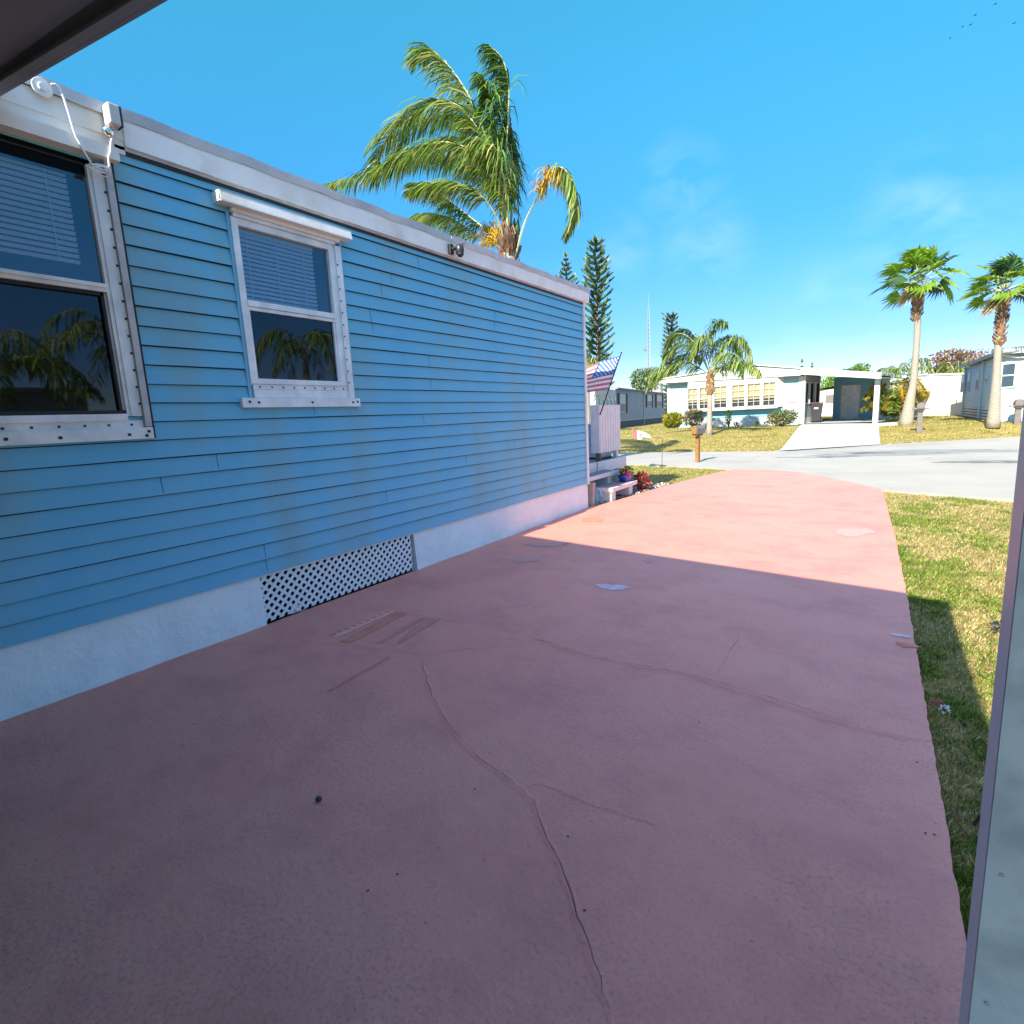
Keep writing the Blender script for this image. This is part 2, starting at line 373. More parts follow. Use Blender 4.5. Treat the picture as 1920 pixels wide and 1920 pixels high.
def blob(cx, cy, rx, ry, m, seed, z=.003, name='driveway_patch', rot=0):
    r = random.Random(seed); b = MB(); pts = []; ph = [r.uniform(0, 6.28) for _ in range(4)]
    for i in range(96):
        a = i/96*6.2832; k = 1+.16*math.sin(2*a+ph[0])+.13*math.sin(3*a+ph[1])+.09*math.sin(7*a+ph[2])+.07*math.sin(13*a+ph[3])+.05*math.sin(23*a+ph[1])+r.uniform(-.06, .06)
        x, y = rx*k*math.cos(a), ry*k*math.sin(a); pts.append((cx+x*math.cos(rot)-y*math.sin(rot), cy+x*math.sin(rot)+y*math.cos(rot), z))
    b.poly(pts); return b.build(name, m, drive)
M['patch_bl'] = mat('pale_blue_patch', (.62, .50, .56), .4, (.60, .38, .36), 16)  # pale blue tone mottled with pink, for small ground patches
blob(-1.817, 4.155, .12, .085, M['patch_bl'], 1)
blob(-.174, 7.138, .19, .22, M['mark_pale'], 2)
blob(.187, 3.99, .05, .03, M['patch_bl'], 3)
blob(.209, 3.838, .05, .04, M['mark_dark'], 4)
blob(-1.834, 5.076, .05, .05, M['mark_pale'], 5)
blob(-3.13, 5.33, .30, .09, M['mark_pale'], 6, rot=.5)
blob(-2.99, 4.63, .12, .09, M['mark_pale'], 9, rot=.8)
blob(-3.3, 6.9, .14, .20, M['mark_dark'], 7)
for i, (px, py) in enumerate([(1205, 1083), (1240, 1097), (1243, 1107), (1437, 1173), (1310, 1355), (890, 1480), (690, 1671), (1735, 1563), (1752, 1566), (1720, 1430), (1065, 1569), (1096, 1708), (745, 1640)]):
    p = gz(px, py); blob(p.x, p.y, .0045, .004, M['crack'], 20+i, .0025, 'dark_speck')
def rcrk(pix, **k):
    b = crack([gz(*p, -.012).xy for p in pix], **k)
    b.v = [(a, c, z-.012) for a, c, z in b.v]; b.build('joint', [M['road'], M['road_blotch']], ROAD)
M['road_blotch'] = mat('dark_road_blotch', (.13, .12, .11), .8, (.22, .21, .19), 3)  # dark grey-brown tone for road blotches and joint grooves
M['road_blotch2'] = mat('grey_road_blotch', (.22, .215, .205), .5, (.28, .27, .245), 3)  # slightly greyer tone for the wide blotches on the road
rcrk([(1405, 863), (1428, 852), (1446, 846)], w=.04, groove=.02, seed=31)
rcrk([(1180, 853), (1260, 850), (1340, 851), (1420, 852)], w=.03, groove=.012, seed=32)
rcrk([(1700, 861), (1760, 858), (1830, 862), (1890, 868)], w=.05, groove=.03, seed=33)
rcrk([(1480, 846), (1560, 842), (1640, 835)], w=.05, groove=.035, seed=34)
for px, py, rx_, ry_, mm_ in ((1868, 866, 1.1, .28, 'road_blotch'), (1535, 857, .9, .22, 'road_blotch2'), (1540, 858, .28, .10, 'patch_bl'), (1640, 852, 1.8, .45, 'road_blotch2'), (1760, 846, 2.2, .6, 'road_blotch2'), (1635, 833, .35, .09, 'road_blotch')):
    p = gz(px, py, -.012); o_ = blob(p.x, p.y, rx_, ry_, M[mm_], int(px), -.0085, 'road_blotch', rot=.15); o_.parent = ROAD
# lattice imprint left by spray paint
b = MB()
def q4(b, a, c, d, e, z, m=0): b.poly([(p[0], p[1], z) for p in (gz(*a), gz(*c), gz(*d), gz(*e))], m)
q4(b, (636, 1204), (657, 1206), (764, 1150), (745, 1147), .003)
q4(b, (706, 1206), (716, 1206), (795, 1160), (786, 1158), .003, 1)
q4(b, (742, 1207), (750, 1206), (827, 1160), (795, 1158), .003, 1)
q4(b, (619, 1191), (630, 1197), (742, 1147), (728, 1143), .0022, 2)
for i in range(9):
    t = i/8.5; cx = 625+t*108; cy = 1190-t*45
    p = gz(cx, cy); s = .027; b.poly([(p.x-s, p.y, .003), (p.x, p.y-s, .003), (p.x+s, p.y, .003), (p.x, p.y+s, .003)], 1)
q4(b, (612, 1296), (618, 1297), (732, 1233), (728, 1231), .003, 1)
b.build('paint_mark', [M['mark_dark'], M['mark_grey'], mat('paler_paint_imprint', (.80, .38, .30), .6, (.72, .32, .24), 12)], drive)

# ------------------------------------------------------------------ the blue house
house = thing('mobile_home', 'blue lap-sided mobile home with two windows and white skirting along the pink driveway', 'house', (WX, 0, 0))
W1 = (.15, 1.56, 1.58, 3.02); W2 = (2.34, 3.20, 1.80, 2.93)
LY0, LY1 = 2.215, 3.865
ZB, ZF, CH = .386, 3.147, .11657
def holes(z0, z1, ya, yb):
    iv = [(ya, yb)]
    for (a, c, d, e) in (W1, W2):
        if z0 < e-1e-4 and z1 > d+1e-4:
            n = []
            for p, q in iv:
                if c <= p or a >= q: n.append((p, q))
                else:
                    if a > p: n.append((p, a))
                    if c < q: n.append((c, q))
            iv = n
    return iv
b = MB()
cuts = sorted(set([W1[2], W1[3], W2[2], W2[3]]))
for c in range(24):
    z0 = ZB+c*CH; z1 = min(z0+CH, 3.16)
    dz = lambda y: .0016*math.sin(y*1.1+c*2.3)+.0012*math.sin(y*3.3+c)
    zz = [z0]+[k for k in cuts if z0+1e-4 < k < z1-1e-4]+[z1]
    X = lambda z: WX+.001+.015*(1-(z-z0)/CH)
    for i in range(len(zz)-1):
        a, d = zz[i], zz[i+1]
        for (p, q) in holes(a, d, -9, 7.80):
            k = max(1, int((q-p)/.35))
            for s in range(k):
                y0 = p+(q-p)*s/k; y1 = p+(q-p)*(s+1)/k
                b.poly([(X(a), y0, a+dz(y0)*(i == 0)), (X(a), y1, a+dz(y1)*(i == 0)), (X(d), y1, d), (X(d), y0, d)])
                if i == 0: b.poly([(WX-.01, y0, a), (WX-.01, y1, a), (X(a), y1, a+dz(y1)), (X(a), y0, a+dz(y0))], 1)  # underside of the lap, shade painted in with the dark slot
                if i == len(zz)-2 and c < 23: b.poly([(WX+.0035, y0, z1-.0065), (WX+.0035, y1, z1-.0065), (WX+.0025, y1, z1), (WX+.0025, y0, z1)], 1)  # dark strip painted as the shadow groove below the next lap
rj = random.Random(5)
J = [(302, 900), (497, 1035), (500, 1060), (590, 780), (715, 540), (735, 530), (785, 500), (795, 480), (695, 590), (700, 620), (805, 680), (808, 720), (930, 600), (928, 620), (795, 790), (725, 935), (875, 870), (965, 830), (1020, 900), (410, 880), (1000, 720)]
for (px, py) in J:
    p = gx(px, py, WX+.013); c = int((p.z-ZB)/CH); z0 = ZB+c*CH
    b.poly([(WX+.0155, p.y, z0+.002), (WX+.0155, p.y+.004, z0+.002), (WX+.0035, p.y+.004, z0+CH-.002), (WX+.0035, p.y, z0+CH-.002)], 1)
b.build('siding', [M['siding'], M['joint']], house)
# end wall, back and roof close the body
b = MB(); b.box(-11.0, WX-.02, 7.72, 7.80, .35, 3.2); b.box(-11.0, -10.9, -9, 7.7, .35, 3.2); b.box(-11.0, WX-.02, -9, -8.9, .35, 3.2)
b.build('outer_wall', M['siding'], house)
b = MB(); b.box(-11.05, WX+.0, -9.05, 7.95, 3.33, 3.36); b.build('roof', M['drip'], house)
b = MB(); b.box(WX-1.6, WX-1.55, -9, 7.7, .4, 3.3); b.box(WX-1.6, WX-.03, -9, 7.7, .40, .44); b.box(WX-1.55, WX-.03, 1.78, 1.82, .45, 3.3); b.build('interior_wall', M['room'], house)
b = MB(); b.box(WX-.004, WX+.030, 7.80, 7.855, .375, 3.147); b.build('corner_trim', M['white_trim'], house)
b = MB()
b.box(WX, WX+.045, 1.72, 7.97, 3.147, 3.292); b.box(WX, WX+.035, -9, 1.72, 3.18, 3.292); b.box(-11.05, WX, 7.86, 7.97, 3.147, 3.292)
b.build('fascia', M['white_trim'], house)
b = MB(); b.box(WX+.002, WX+.030, 1.665, 7.80, 3.128, 3.147); b.box(WX+.002, WX+.022, 1.665, 7.80, 3.108, 3.128, 1)
b.build('frieze_trim', [M['dull_alu'], M['dark_seal']], house)
# drip edge, slightly wavy
b = MB(); n = 90
for i in range(n+1):
    y = -3+(7.99+3)*i/n; w = .006*math.sin(i*1.3)+R_.uniform(-.004, .004)
    b.v += [(WX+.050, y, 3.288+w*.7), (WX+.056, y, 3.35+w), (WX-.15, y, 3.372+w), (WX+.046, y, 3.288+w*.7)]
for i in range(n):
    for j in range(2): b.f.append((i*4+j, i*4+j+1, (i+1)*4+j+1, (i+1)*4+j)); b.m.append(0)
b.box(-11.06, WX+.056, 7.985, 8.0, 3.288, 3.352)
b.build('drip_edge', M['drip'], house)
# skirting
def rag(y): return .006*math.sin(y*7)+.004*math.sin(y*23+1)
b = MB()
for ya, yb in ((-9, LY0), (LY1, 7.84)):
    k = int((yb-ya)/.12)
    for i in range(k):
        y0 = ya+(yb-ya)*i/k; y1 = ya+(yb-ya)*(i+1)/k
        b.poly([(WX+.012+rag(y0), y0, -.01), (WX+.012+rag(y1), y1, -.01), (WX+.0, y1, ZB+.002), (WX+.0, y0, ZB+.002)])
    b.box(WX-.06, WX-.002, ya, yb, -.02, ZB)
b.box(-11, WX-.06, 7.74, 7.80, -.05, .36)
b.build('skirting', M['skirt'], house)
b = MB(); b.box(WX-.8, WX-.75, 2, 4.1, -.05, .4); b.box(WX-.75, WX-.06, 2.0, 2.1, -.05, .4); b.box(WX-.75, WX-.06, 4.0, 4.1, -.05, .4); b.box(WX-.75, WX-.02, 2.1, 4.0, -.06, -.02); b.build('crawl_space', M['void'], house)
# lattice panel
def clip(poly, lo, hi):
    for ax, s, lim in ((0, 1, lo[0]), (0, -1, hi[0]), (1, 1, lo[1]), (1, -1, hi[1])):
        out = []
        for i in range(len(poly)):
            p, q = poly[i], poly[(i+1) % len(poly)]; dp = s*(p[ax]-lim); dq = s*(q[ax]-lim)
            if dp >= 0: out.append(p)
            if dp*dq < 0:
                t = dp/(dp-dq); out.append((p[0]+(q[0]-p[0])*t, p[1]+(q[1]-p[1])*t))
        poly = out
        if len(poly) < 3: return []
    return poly
b = MB(); sp = .074; hw = .0115*1.414
for layer, sg in ((0, 1), (1, -1)):
    k = -8
    while k < 40:
        y = LY0+k*sp
        a = [(y-hw, -.2), (y+hw, -.2), (y+hw+sg*.8, .6), (y-hw+sg*.8, .6)]
        if sg < 0: a = [(y-hw+.5, -.2), (y+hw+.5, -.2), (y+hw-.3, .6), (y-hw-.3, .6)]
        if sg < 0: a = [(y-hw, -.2), (y+hw, -.2), (y+hw-.8, .6), (y-hw-.8, .6)]
        c = clip(a, (LY0, .012), (LY1-.035, .368))
        if c:
            x = WX-.006-layer*.007
            b.poly([(x, p[0], p[1]) for p in c])
            m_ = len(c)
            for i in range(m_):
                p, q = c[i], c[(i+1) % m_]; b.poly([(x, p[0], p[1]), (x, q[0], q[1]), (x-.006, q[0], q[1]), (x-.006, p[0], p[1])])
        k += 1
b.box(WX-.03, WX-.0, LY0, LY1, .369, .384, 1)
# painted-over bits
for (px, py, s) in ((556, 1142, .045), (570, 1150, .03), (735, 1075, .03)):
    p = gx(px, py, WX-.02); b.box(WX-.03, WX-.022, p.y-s, p.y+s, max(.0, p.z-s), p.z+s*.8)
b.build('lattice_panel', [M['lattice'], M['white_trim']], house)

def screws(b, pts, r=.006, m=0):
    for (x, y, z) in pts: b.lathe((0, 0, 0), [(0.0001, 0)], 3) if False else b.box(x, x+.004, y-r, y+r, z-r, z+r, m)
def blind(y0, y1, z0, z1, parent, x=WX-.06):
    b = MB(); z = z1-.01
    while z > z0:
        b.poly([(x, y0, z), (x, y1, z), (x-.016, y1, z-.0175), (x-.016, y0, z-.0175)])
        z -= .031
    b.box(x-.03, x-.0, y0, y1, z1-.005, z1+.03)
    for yy in (y0+.1, (y0+y1)/2, y1-.1): b.box(x+.001, x+.003, yy-.002, yy+.002, z0, z1)
    b.build('blind', M['blind'], parent)
# --- window 1 (big, cut by the frame of the picture)
w = MB(); y0, y1, z0, z1 = W1
w.box(WX-.03, WX+.022, 1.505, 1.525, 1.585, 2.99)                    # sash stile
w.box(WX-.01, WX+.030, 1.525, 1.585, 1.585, 2.99)                    # white jamb plate
w.box(WX-.01, WX+.040, y0, 1.50, 1.560, 1.600); w.box(WX-.01, WX+.022, y0, 1.585, 1.515, 1.560)
w.box(WX-.01, WX+.046, y0, 1.625, 1.446, 1.515)
w.box(WX-.03, WX+.030, y0, 1.505, 2.300, 2.346); w.box(WX-.03, WX+.045, y0, 1.505, 2.322, 2.334)
w.box(WX-.03, WX+.022, y0-.05, y0, 1.45, 3.0)
w.box(WX-.04, WX+.0, 1.490, 1.505, 1.60, 2.30)
for i in range(14): screws(w, [(WX+.030, 1.578, 1.66+i*.1)], m=1)
for i in range(10): screws(w, [(WX+.022, 1.52-i*.12, 1.535)], m=1)
screws(w, [(WX+.046, 1.24-.32, 1.48), (WX+.046, 1.15, 1.475), (WX+.046, 1.49, 1.475), (WX+.046, 1.585, 1.465), (WX+.046, 1.60, 1.49), (WX+.046, .7, 1.475)], .008, 1)
win1 = w.build('window', [M['alu'], M['dark_seal']], house)
b = MB(); b.box(WX+.0, WX+.048, 1.588, 1.600, 1.52, 3.04); b.box(WX+.0, WX+.036, 1.603, 1.628, 1.52, 3.04); b.build('jamb_trim', M['dull_alu'], win1)
b = MB(); b.box(WX+.0, WX+.030, 1.630, 1.642, 1.446, 3.06); b.box(WX-.01, WX+.016, y0, 1.505, 1.602, 1.622); b.box(WX-.02, WX+.012, 1.475, 1.49, 1.62, 2.30); b.box(WX-.02, WX+.012, y0, 1.49, 2.28, 2.30)
b.build('seal', M['dark_seal'], win1)
b = MB(); b.box(WX-.01, WX+.085, y0-.1, 1.66, 3.035, 3.105); b.box(WX-.01, WX+.03, y0-.1, 1.718, 3.105, 3.18); b.box(WX-.01, WX+.0, 1.66, 1.72, 3.0, 3.105); b.build('head_flashing', M['white_trim'], win1)
b = MB(); b.poly([(WX-.005, y0, 2.34), (WX-.005, 1.51, 2.34), (WX-.005, 1.51, 2.99), (WX-.005, y0, 2.99)]); b.build('pane', M['pane_up'], win1)
b = MB(); b.poly([(WX-.012, y0, 1.60), (WX-.012, 1.49, 1.60), (WX-.012, 1.49, 2.31), (WX-.012, y0, 2.31)]); b.build('screen_pane', M['pane_low'], win1)
blind(y0, 1.43, 2.46, 2.95, win1)
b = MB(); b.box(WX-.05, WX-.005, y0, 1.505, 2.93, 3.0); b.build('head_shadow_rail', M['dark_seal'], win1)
# --- window 2
w = MB(); y0, y1, z0, z1 = W2
w.box(WX-.03, WX+.026, 2.330, 2.378, 1.80, 2.93)
w.box(WX-.03, WX+.026, 3.140, 3.165, 1.80, 2.93); w.box(WX-.02, WX+.020, 3.165, 3.205, 1.80, 2.93); w.box(WX-.02, WX+.032, 3.205, 3.262, 1.70, 2.93)
w.box(WX-.03, WX+.034, 2.378, 3.14, 2.345, 2.385); w.box(WX-.02, WX+.026, 2.378, 3.14, 2.318, 2.342)
w.box(WX-.02, WX+.020, 2.378, 2.392, 1.84, 2.318); w.box(WX-.02, WX+.020, 3.12, 3.14, 1.84, 2.318)
w.box(WX-.03, WX+.026, 2.378, 3.14, 1.800, 1.838); w.box(WX-.02, WX+.018, 2.345, 3.205, 1.762, 1.798); w.box(WX-.02, WX+.024, 2.345, 3.205, 1.70, 1.760)
w.box(WX-.01, WX+.042, 2.236, 3.31, 1.630, 1.698)
w.box(WX-.03, WX+.024, 2.378, 3.14, 2.885, 2.93); w.box(WX-.03, WX+.040, 2.345, 3.205, 2.932, 2.955)
for i in range(11): screws(w, [(WX+.032, 3.215, 1.83+i*.095)], .0055, 1)
for i in range(9): screws(w, [(WX+.018, 2.40+i*.095, 1.778)], .0055, 1)
screws(w, [(WX+.042, 2.36, 1.665), (WX+.042, 2.82, 1.665), (WX+.042, 3.23, 1.665), (WX+.042, 2.29, 1.67), (WX+.042, 3.28, 1.67)], .008, 1)
win2 = w.build('window', [M['alu'], M['dark_seal']], house)
b = MB(); b.box(WX-.01, WX+.018, 2.306, 2.329, 1.70, 2.97); b.build('jamb_trim', M['siding'], win2)
b = MB(); b.box(WX-.01, WX+.018, 3.264, 3.285, 1.70, 2.97); b.build('jamb_trim', M['siding'], win2)
b = MB(); b.box(WX+.0, WX+.105, 2.235, 3.335, 2.985, 2.995); b.obox((WX+.10, 2.235, 2.985), (.006, 0, 0), (0, 1.10, 0), (-.012, 0, .065)); b.obox((WX+.0, 2.235, 3.056), (.095, 0, -.006), (0, 1.10, 0), (0, 0, .005)); b.box(WX+.0, WX+.09, 2.228, 2.234, 2.987, 3.055); b.box(WX+.0, WX+.09, 3.336, 3.342, 2.987, 3.055)
b.box(WX+.0, WX+.05, 2.33, 3.25, 2.957, 2.983); b.build('shutter_head', M['white_trim'], win2)
b = MB(); b.poly([(WX-.005, 2.37, 2.35), (WX-.005, 3.15, 2.35), (WX-.005, 3.15, 2.90), (WX-.005, 2.37, 2.90)]); b.build('pane', M['pane_up'], win2)
b = MB(); b.poly([(WX+.002, 2.38, 1.83), (WX+.002, 3.13, 1.83), (WX+.002, 3.13, 2.33), (WX+.002, 2.38, 2.33)]); b.build('screen_pane', M['pane_low'], win2)
blind(2.38, 3.05, 2.42, 2.87, win2)

# things on the fascia
def wp(px, py, x=-3.75): return gx(px, py, x)
p = wp(213, 215, -3.72)
t = thing('sensor_box', 'small grey box with dark side and white cord at the top of the blue wall', 'sensor', p)
b = MB(); b.box(p.x-.05, p.x+.025, p.y-.035, p.y+.025, p.z-.06, p.z+.05); b.build('housing', M['greybox'], t, bevel=.008)
b = MB(); b.box(p.x-.045, p.x+.022, p.y+.026, p.y+.036, p.z-.06, p.z+.05); b.build('side_panel', M['black'], t, bevel=.003)
q = wp(203, 247, -3.74)
b = MB(); b.lathe((q.x+.0, q.y, q.z-.03), [(.008, 0), (.025, .01), (.031, .03), (.025, .052), (.008, .06)], 14); tag(b.build('round_lamp', M['chrome'], origin=q, smooth_=True), 'shiny round metal lamp under the grey sensor box on the fascia', 'lamp')
pts = [wp(*a, -3.72) for a in ((96, 158), (104, 158), (112, 166), (120, 185), (128, 210), (136, 238), (142, 256), (150, 270), (156, 282), (165, 297), (175, 312))]
b = MB(); b.tube(pts, .0055, 6)
coil = []
for i in range(60):
    a = i/60*6.2832*4; cc = wp(186, 318, -3.735); coil.append(cc+Vector((.012*math.sin(a*1.5), .055*math.cos(a)+.004*math.sin(i), .018*math.sin(a)*math.cos(a*.5)+.012*math.sin(a*.37))))
b.tube([pts[-1]]+coil, .0032, 5)
b.tube([wp(*a, -3.73) for a in ((211, 240), (211, 252), (208, 266), (207, 285), (203, 297), (205, 312), (196, 322))], .0055, 6)
tag(b.build('power_cord', M['cable'], origin=pts[0], smooth_=True), 'white cord hanging from the roof edge and coiled above the large window', 'cord')
p = wp(78, 165, -3.76)
t = thing('cable_bracket', 'white painted round bracket under the carport roof corner', 'bracket', p)
b = MB(); b.tube([p, p+V((.012, 0, 0))], [.045, .045], 20); b.build('plate', M['white_trim'], t, bevel=.002)
b = MB(); b.tube([p+V((.012, 0, 0)), p+V((.022, 0, 0))], [.022, .018], 16); b.build('boss', M['white_trim'], t)
p = wp(862, 468, -3.70)
t = thing('security_camera', 'black dome security camera with stub antennas under the roof edge', 'camera', p)
b = MB(); b.box(WX+.046, WX+.075, p.y-.10, p.y-.04, p.z-.05, p.z+.05); b.tube([(WX+.07, p.y-.07, p.z), (p.x, p.y-.01, p.z+.02)], .018, 8); b.build('mount', M['black'], t, bevel=.004)
b = MB(); b.lathe((p.x, p.y, p.z-.035), [(.03, -.02), (.042, 0), (.045, .03), (.043, .06), (.03, .08), (.012, .09)], 16); b.build('housing', M['black'], t, smooth_=True)
b = MB(); b.lathe((p.x+.005, p.y, p.z-.075), [(.005, 0), (.025, .006), (.036, .022), (.036, .04)], 16); b.build('lens_dome', mat('camera_dome', (.015, .015, .02), .12, spec=.6), t, smooth_=True)
b = MB(); b.tube([(p.x, p.y-.01, p.z+.045), (p.x, p.y+.085, p.z+.075)], .006, 6); b.build('antenna', M['black'], t)
b = MB(); b.tube([(p.x-.02, p.y-.01, p.z+.045), (p.x-.02, p.y-.10, p.z+.10)], .006, 6); b.build('antenna', M['cable'], t)

# ------------------------------------------------------------------ carport over the camera
cp = thing('carport', 'dark carport roof and grey metal post framing the near edge of the view', 'carport', (.25, 1.19, 0))
def rz(x): return 3.227-.1407*(x+3.8)
b = MB(); y = 1.10; XL, XR = -3.806, .455; FE = V((XR-XL, .061, rz(XR)-rz(XL)))
b.obox((XL, 1.02, rz(XL)+.0235), FE, (0, .13, 0), (0, 0, .008))
for k in range(1, 18): b.obox((XL, 1.10-k*.305-.06, rz(XL)-.012), (XR-XL, 0, rz(XR)-rz(XL)), (0, .035, 0), (0, 0, .014))
while y > -6.6:
    d = .305
    b.obox((XL, y-d, rz(XL)+.002), (XR-XL, 0, rz(XR)-rz(XL)), (0, d-.002, 0), (0, 0, .02))
    y -= d
b.build('roof_panel', M['roofpan'], cp)
b = MB()
b.obox((XL, 1.151, rz(XL)-.035), FE, (0, .018, 0), (0, 0, .080)); b.obox((XL, 1.111, rz(XL)-.035), FE, (0, .039, 0), (0, 0, .006))
b.build('front_fascia', M['roofpan'], cp)
b = MB(); b.box(.44, .46, -6.6, 1.22, rz(XR)-.03, rz(XR)+.02); b.build('side_gutter', M['post2'], cp)
b = MB(); b.box(.18, .30, -6.5, 1.14, rz(.3)-.16, rz(.3)-.008); b.build('side_beam', M['post2'], cp)
for y in (1.15, -2.4, -6.2):
    b = MB(); b.box(.200, .310, y, y+.004, 0, rz(.3)-.165); b.box(.204, .310, y+.004, y+.085, 0, rz(.3)-.165)
    for zz_ in (.35, .62, 1.05, 1.33, 1.9): b.lathe((0, 0, 0), [(0, 0)], 3) if False else b.tube([(.222, y+.001, zz_), (.222, y-.002, zz_)], .004, 8, m=1)
    po = b.build('post', [M['post'], M['dull_alu']], cp)
    b = MB(); b.box(.199, .203, y+.0045, y+.088, 0, rz(.3)-.165); b.build('flange', M['post2'], po)
b = MB(); b.tube([gx(1838, 1533, .1995)+V((0, 0, .004)), gx(1832, 1545, .1985)+V((-.004, 0, -.004))], [.004, .003], 6); tag(b.build('insect', M['black'], origin=gx(1835, 1540, .199)), 'tiny black insect on the edge of the grey carport post', 'insect')
sh = thing('unseen_shade_wall', 'unseen shed wall added behind the viewpoint to darken the carport', 'shed', (-1.8, -3.5, 0))  # unseen wall, added to cut the light under the carport
b = MB(); b.box(-3.8, .45, -3.55, -3.45, 0, 2.55); b.build('wall', M['siding'], sh)
b = MB(); b.box(-2.4, -1.5, -3.445, -3.42, .02, 2.05); b.build('door', M['alu'], sh)

# ------------------------------------------------------------------ porch, steps and what stands there
deck = thing('porch_deck', 'white porch deck with mauve floor at the end of the blue house', 'porch', (-5, 9.3, 0))
b = MB(); b.box(-6.6, -4.27, 8.0, 10.5, .55, .585); b.build('floor', M['deckfloor'], deck)
b = MB(); b.box(-4.29, -4.25, 8.0, 10.54, .40, .60); b.box(-6.6, -4.29, 10.5, 10.54, .40, .6); b.build('rim_board', M['step'], deck)
for x, y in ((-4.4, 8.1), (-4.4, 10.4), (-6.5, 10.4)):
    b = MB(); b.box(x-.05, x+.05, y-.05, y+.05, -.06, .55); b.build('leg', M['step'], deck)
rail = MB()
rail.box(-4.42, -4.36, 9.46, 10.44, .80, 1.60)
for i in range(8):
    y = 9.50+i*.122; rail.box(-4.36, -4.335, y, y+.108, .745, 1.635)
rail.box(-4.50, -4.43, 9.44, 9.475, .745, 1.64); rail.box(-4.43, -4.335, 9.452, 9.485, .745, 1.64)
rail.build('plank_railing', M['step'], deck)
b = MB(); b.box(-4.44, -4.36, 9.50, 9.58, .585, .78); b.build('railing_post', M['wood_old'], deck)
b = MB(); b.box(-4.44, -4.36, 10.30, 10.40, .585, .78); b.build('railing_post', M['step'], deck)
st = thing('porch_steps', 'two white bench steps with mauve treads beside the driveway', 'steps', (-3.85, 9, 0))
def step(x0, x1, y0, y1, zt_, legs):
    b = MB(); b.box(x0, x1, y0, y1, zt_-.075, zt_-.004); fr = b.build('step_frame', M['step'], st, bevel=.006)
    b = MB(); b.box(x0+.02, x1-.02, y0+.03, y1-.03, zt_-.01, zt_+.001); b.build('tread', M['deckfloor'], fr)
    for a, c in legs:
        b = MB(); b.box(x0+.03, x1-.04, a, c, -.05, zt_-.076); b.build('leg', M['step'], st, bevel=.006)
step(-4.02, -3.66, 8.46, 9.60, .235, ((8.50, 8.68), (9.30, 9.46)))
step(-4.36, -3.98, 8.10, 9.50, .435, ((8.16, 8.30), (9.10, 9.24)))
p = V((-3.80, 9.36, .236))
pl = thing('flower_planter', 'cobalt blue bowl of magenta flowers on the lower porch step', 'planter', p)
b = MB(); b.lathe(p, [(.10, 0), (.13, .02), (.165, .11), (.175, .125), (.16, .125), (.15, .10)], 20, sx=.75, sy=1.15); b.build('bowl', M['bluepot'], pl, smooth_=True)
def leaves(b, c, rx, ry, rz_, n, s, ms=(0,), rnd=R_, shell=.5, up=.3):
    c = Vector(c)
    for _ in range(n):
        while True:
            d = Vector((rnd.uniform(-1, 1), rnd.uniform(-1, 1), rnd.uniform(-1, 1)))
            if .05 < d.length <= 1: break
        d.normalize(); rr = shell+(1-shell)*rnd.random()**.6
        p = c+Vector((d.x*rx, d.y*ry, d.z*rz_))*rr
        a = (d+Vector((rnd.uniform(-1, 1), rnd.uniform(-1, 1), rnd.uniform(-1, 1)+up))*.8).normalized()
        q = a.cross(Vector((rnd.uniform(-1, 1), rnd.uniform(-1, 1), rnd.uniform(-1, 1)))).normalized()
        L = s*rnd.uniform(.6, 1.3); w = L*.28
        b.poly([p, p+a*L*.5+q*w, p+a*L, p+a*L*.5-q*w], rnd.choice(ms))
b = MB(); leaves(b, p+V((0, .06, .16)), .10, .17, .10, 260, .05, (0, 0, 1)); fo = b.build('foliage', [M['bush_g'], M['leaf_b']], pl)
b = MB(); leaves(b, p+V((.05, -.08, .135)), .07, .09, .05, 160, .035); b.build('flowers', M['flower'], pl)
p = gz(1208, 918, 0); p = V((-3.72, 10.0, -.03))
rp = thing('red_shrub', 'small red-leaved shrub in the mulch bed beside the steps', 'shrub', p)
b = MB()
for i in range(7): a = i*.9; b.tube([p, p+V((.06*math.cos(a), .06*math.sin(a), .15)), p+V((.14*math.cos(a), .14*math.sin(a), .28))], [.006, .005, .003], 5)
b.build('stems', M['bark_dk'], rp)
b = MB(); leaves(b, p+V((0, 0, .19)), .125, .15, .15, 300, .075, (0, 0, 0, 1), shell=.3); b.build('foliage', [M['redleaf'], M['brownleaf']], rp)
bed = [(-3.83, 7.87), (-3.70, 8.6), (-3.565, 9.86), (-3.43, 11.1), (-3.55, 11.3), (-3.9, 11.0), (-4.24, 10.2), (-4.3, 8)]
tag(slab('mulch_bed', list(reversed(bed)), -.012, -.1, M['mulch']), kind='structure')
rk = MB()
for i in range(420):
    t = R_.random(); y = 8+3.1*t; x = -3.80+.33*t-.02-R_.random()*.35; s = R_.uniform(.01, .028)
    rk.obox((x, y, -.014), (s, s*.3, 0), (-s*.3, s, s*.2), (0, -s*.2, s*.7), R_.choice((0, 0, 1, 2)))
tag(rk.build('stones', [M['beige'], M['mulch'], M['step']]), 'loose stones and bark chips along the driveway edge by the steps', 'stones', kind='stuff')
b = MB(); b.obox((-3.92, 7.93, -.05), (.12, .02, 0), (0, .10, 0), (.0, .06, .42)); tag(b.build('concrete_block', M['beige'], origin=(-3.86, 8, 0), bevel=.008), 'beige concrete block standing at the white house corner by the steps', 'block')
p = V((-3.90, 8.33, -.02))
tp = thing('garden_tap', 'light blue painted standpipe tap between beige block and lower step', 'tap', p)
b = MB(); b.tube([p, p+V((0, 0, .20)), p+V((.0, -.02, .24))], [.035, .028, .03], 10); b.build('standpipe', M['litblue'], tp)
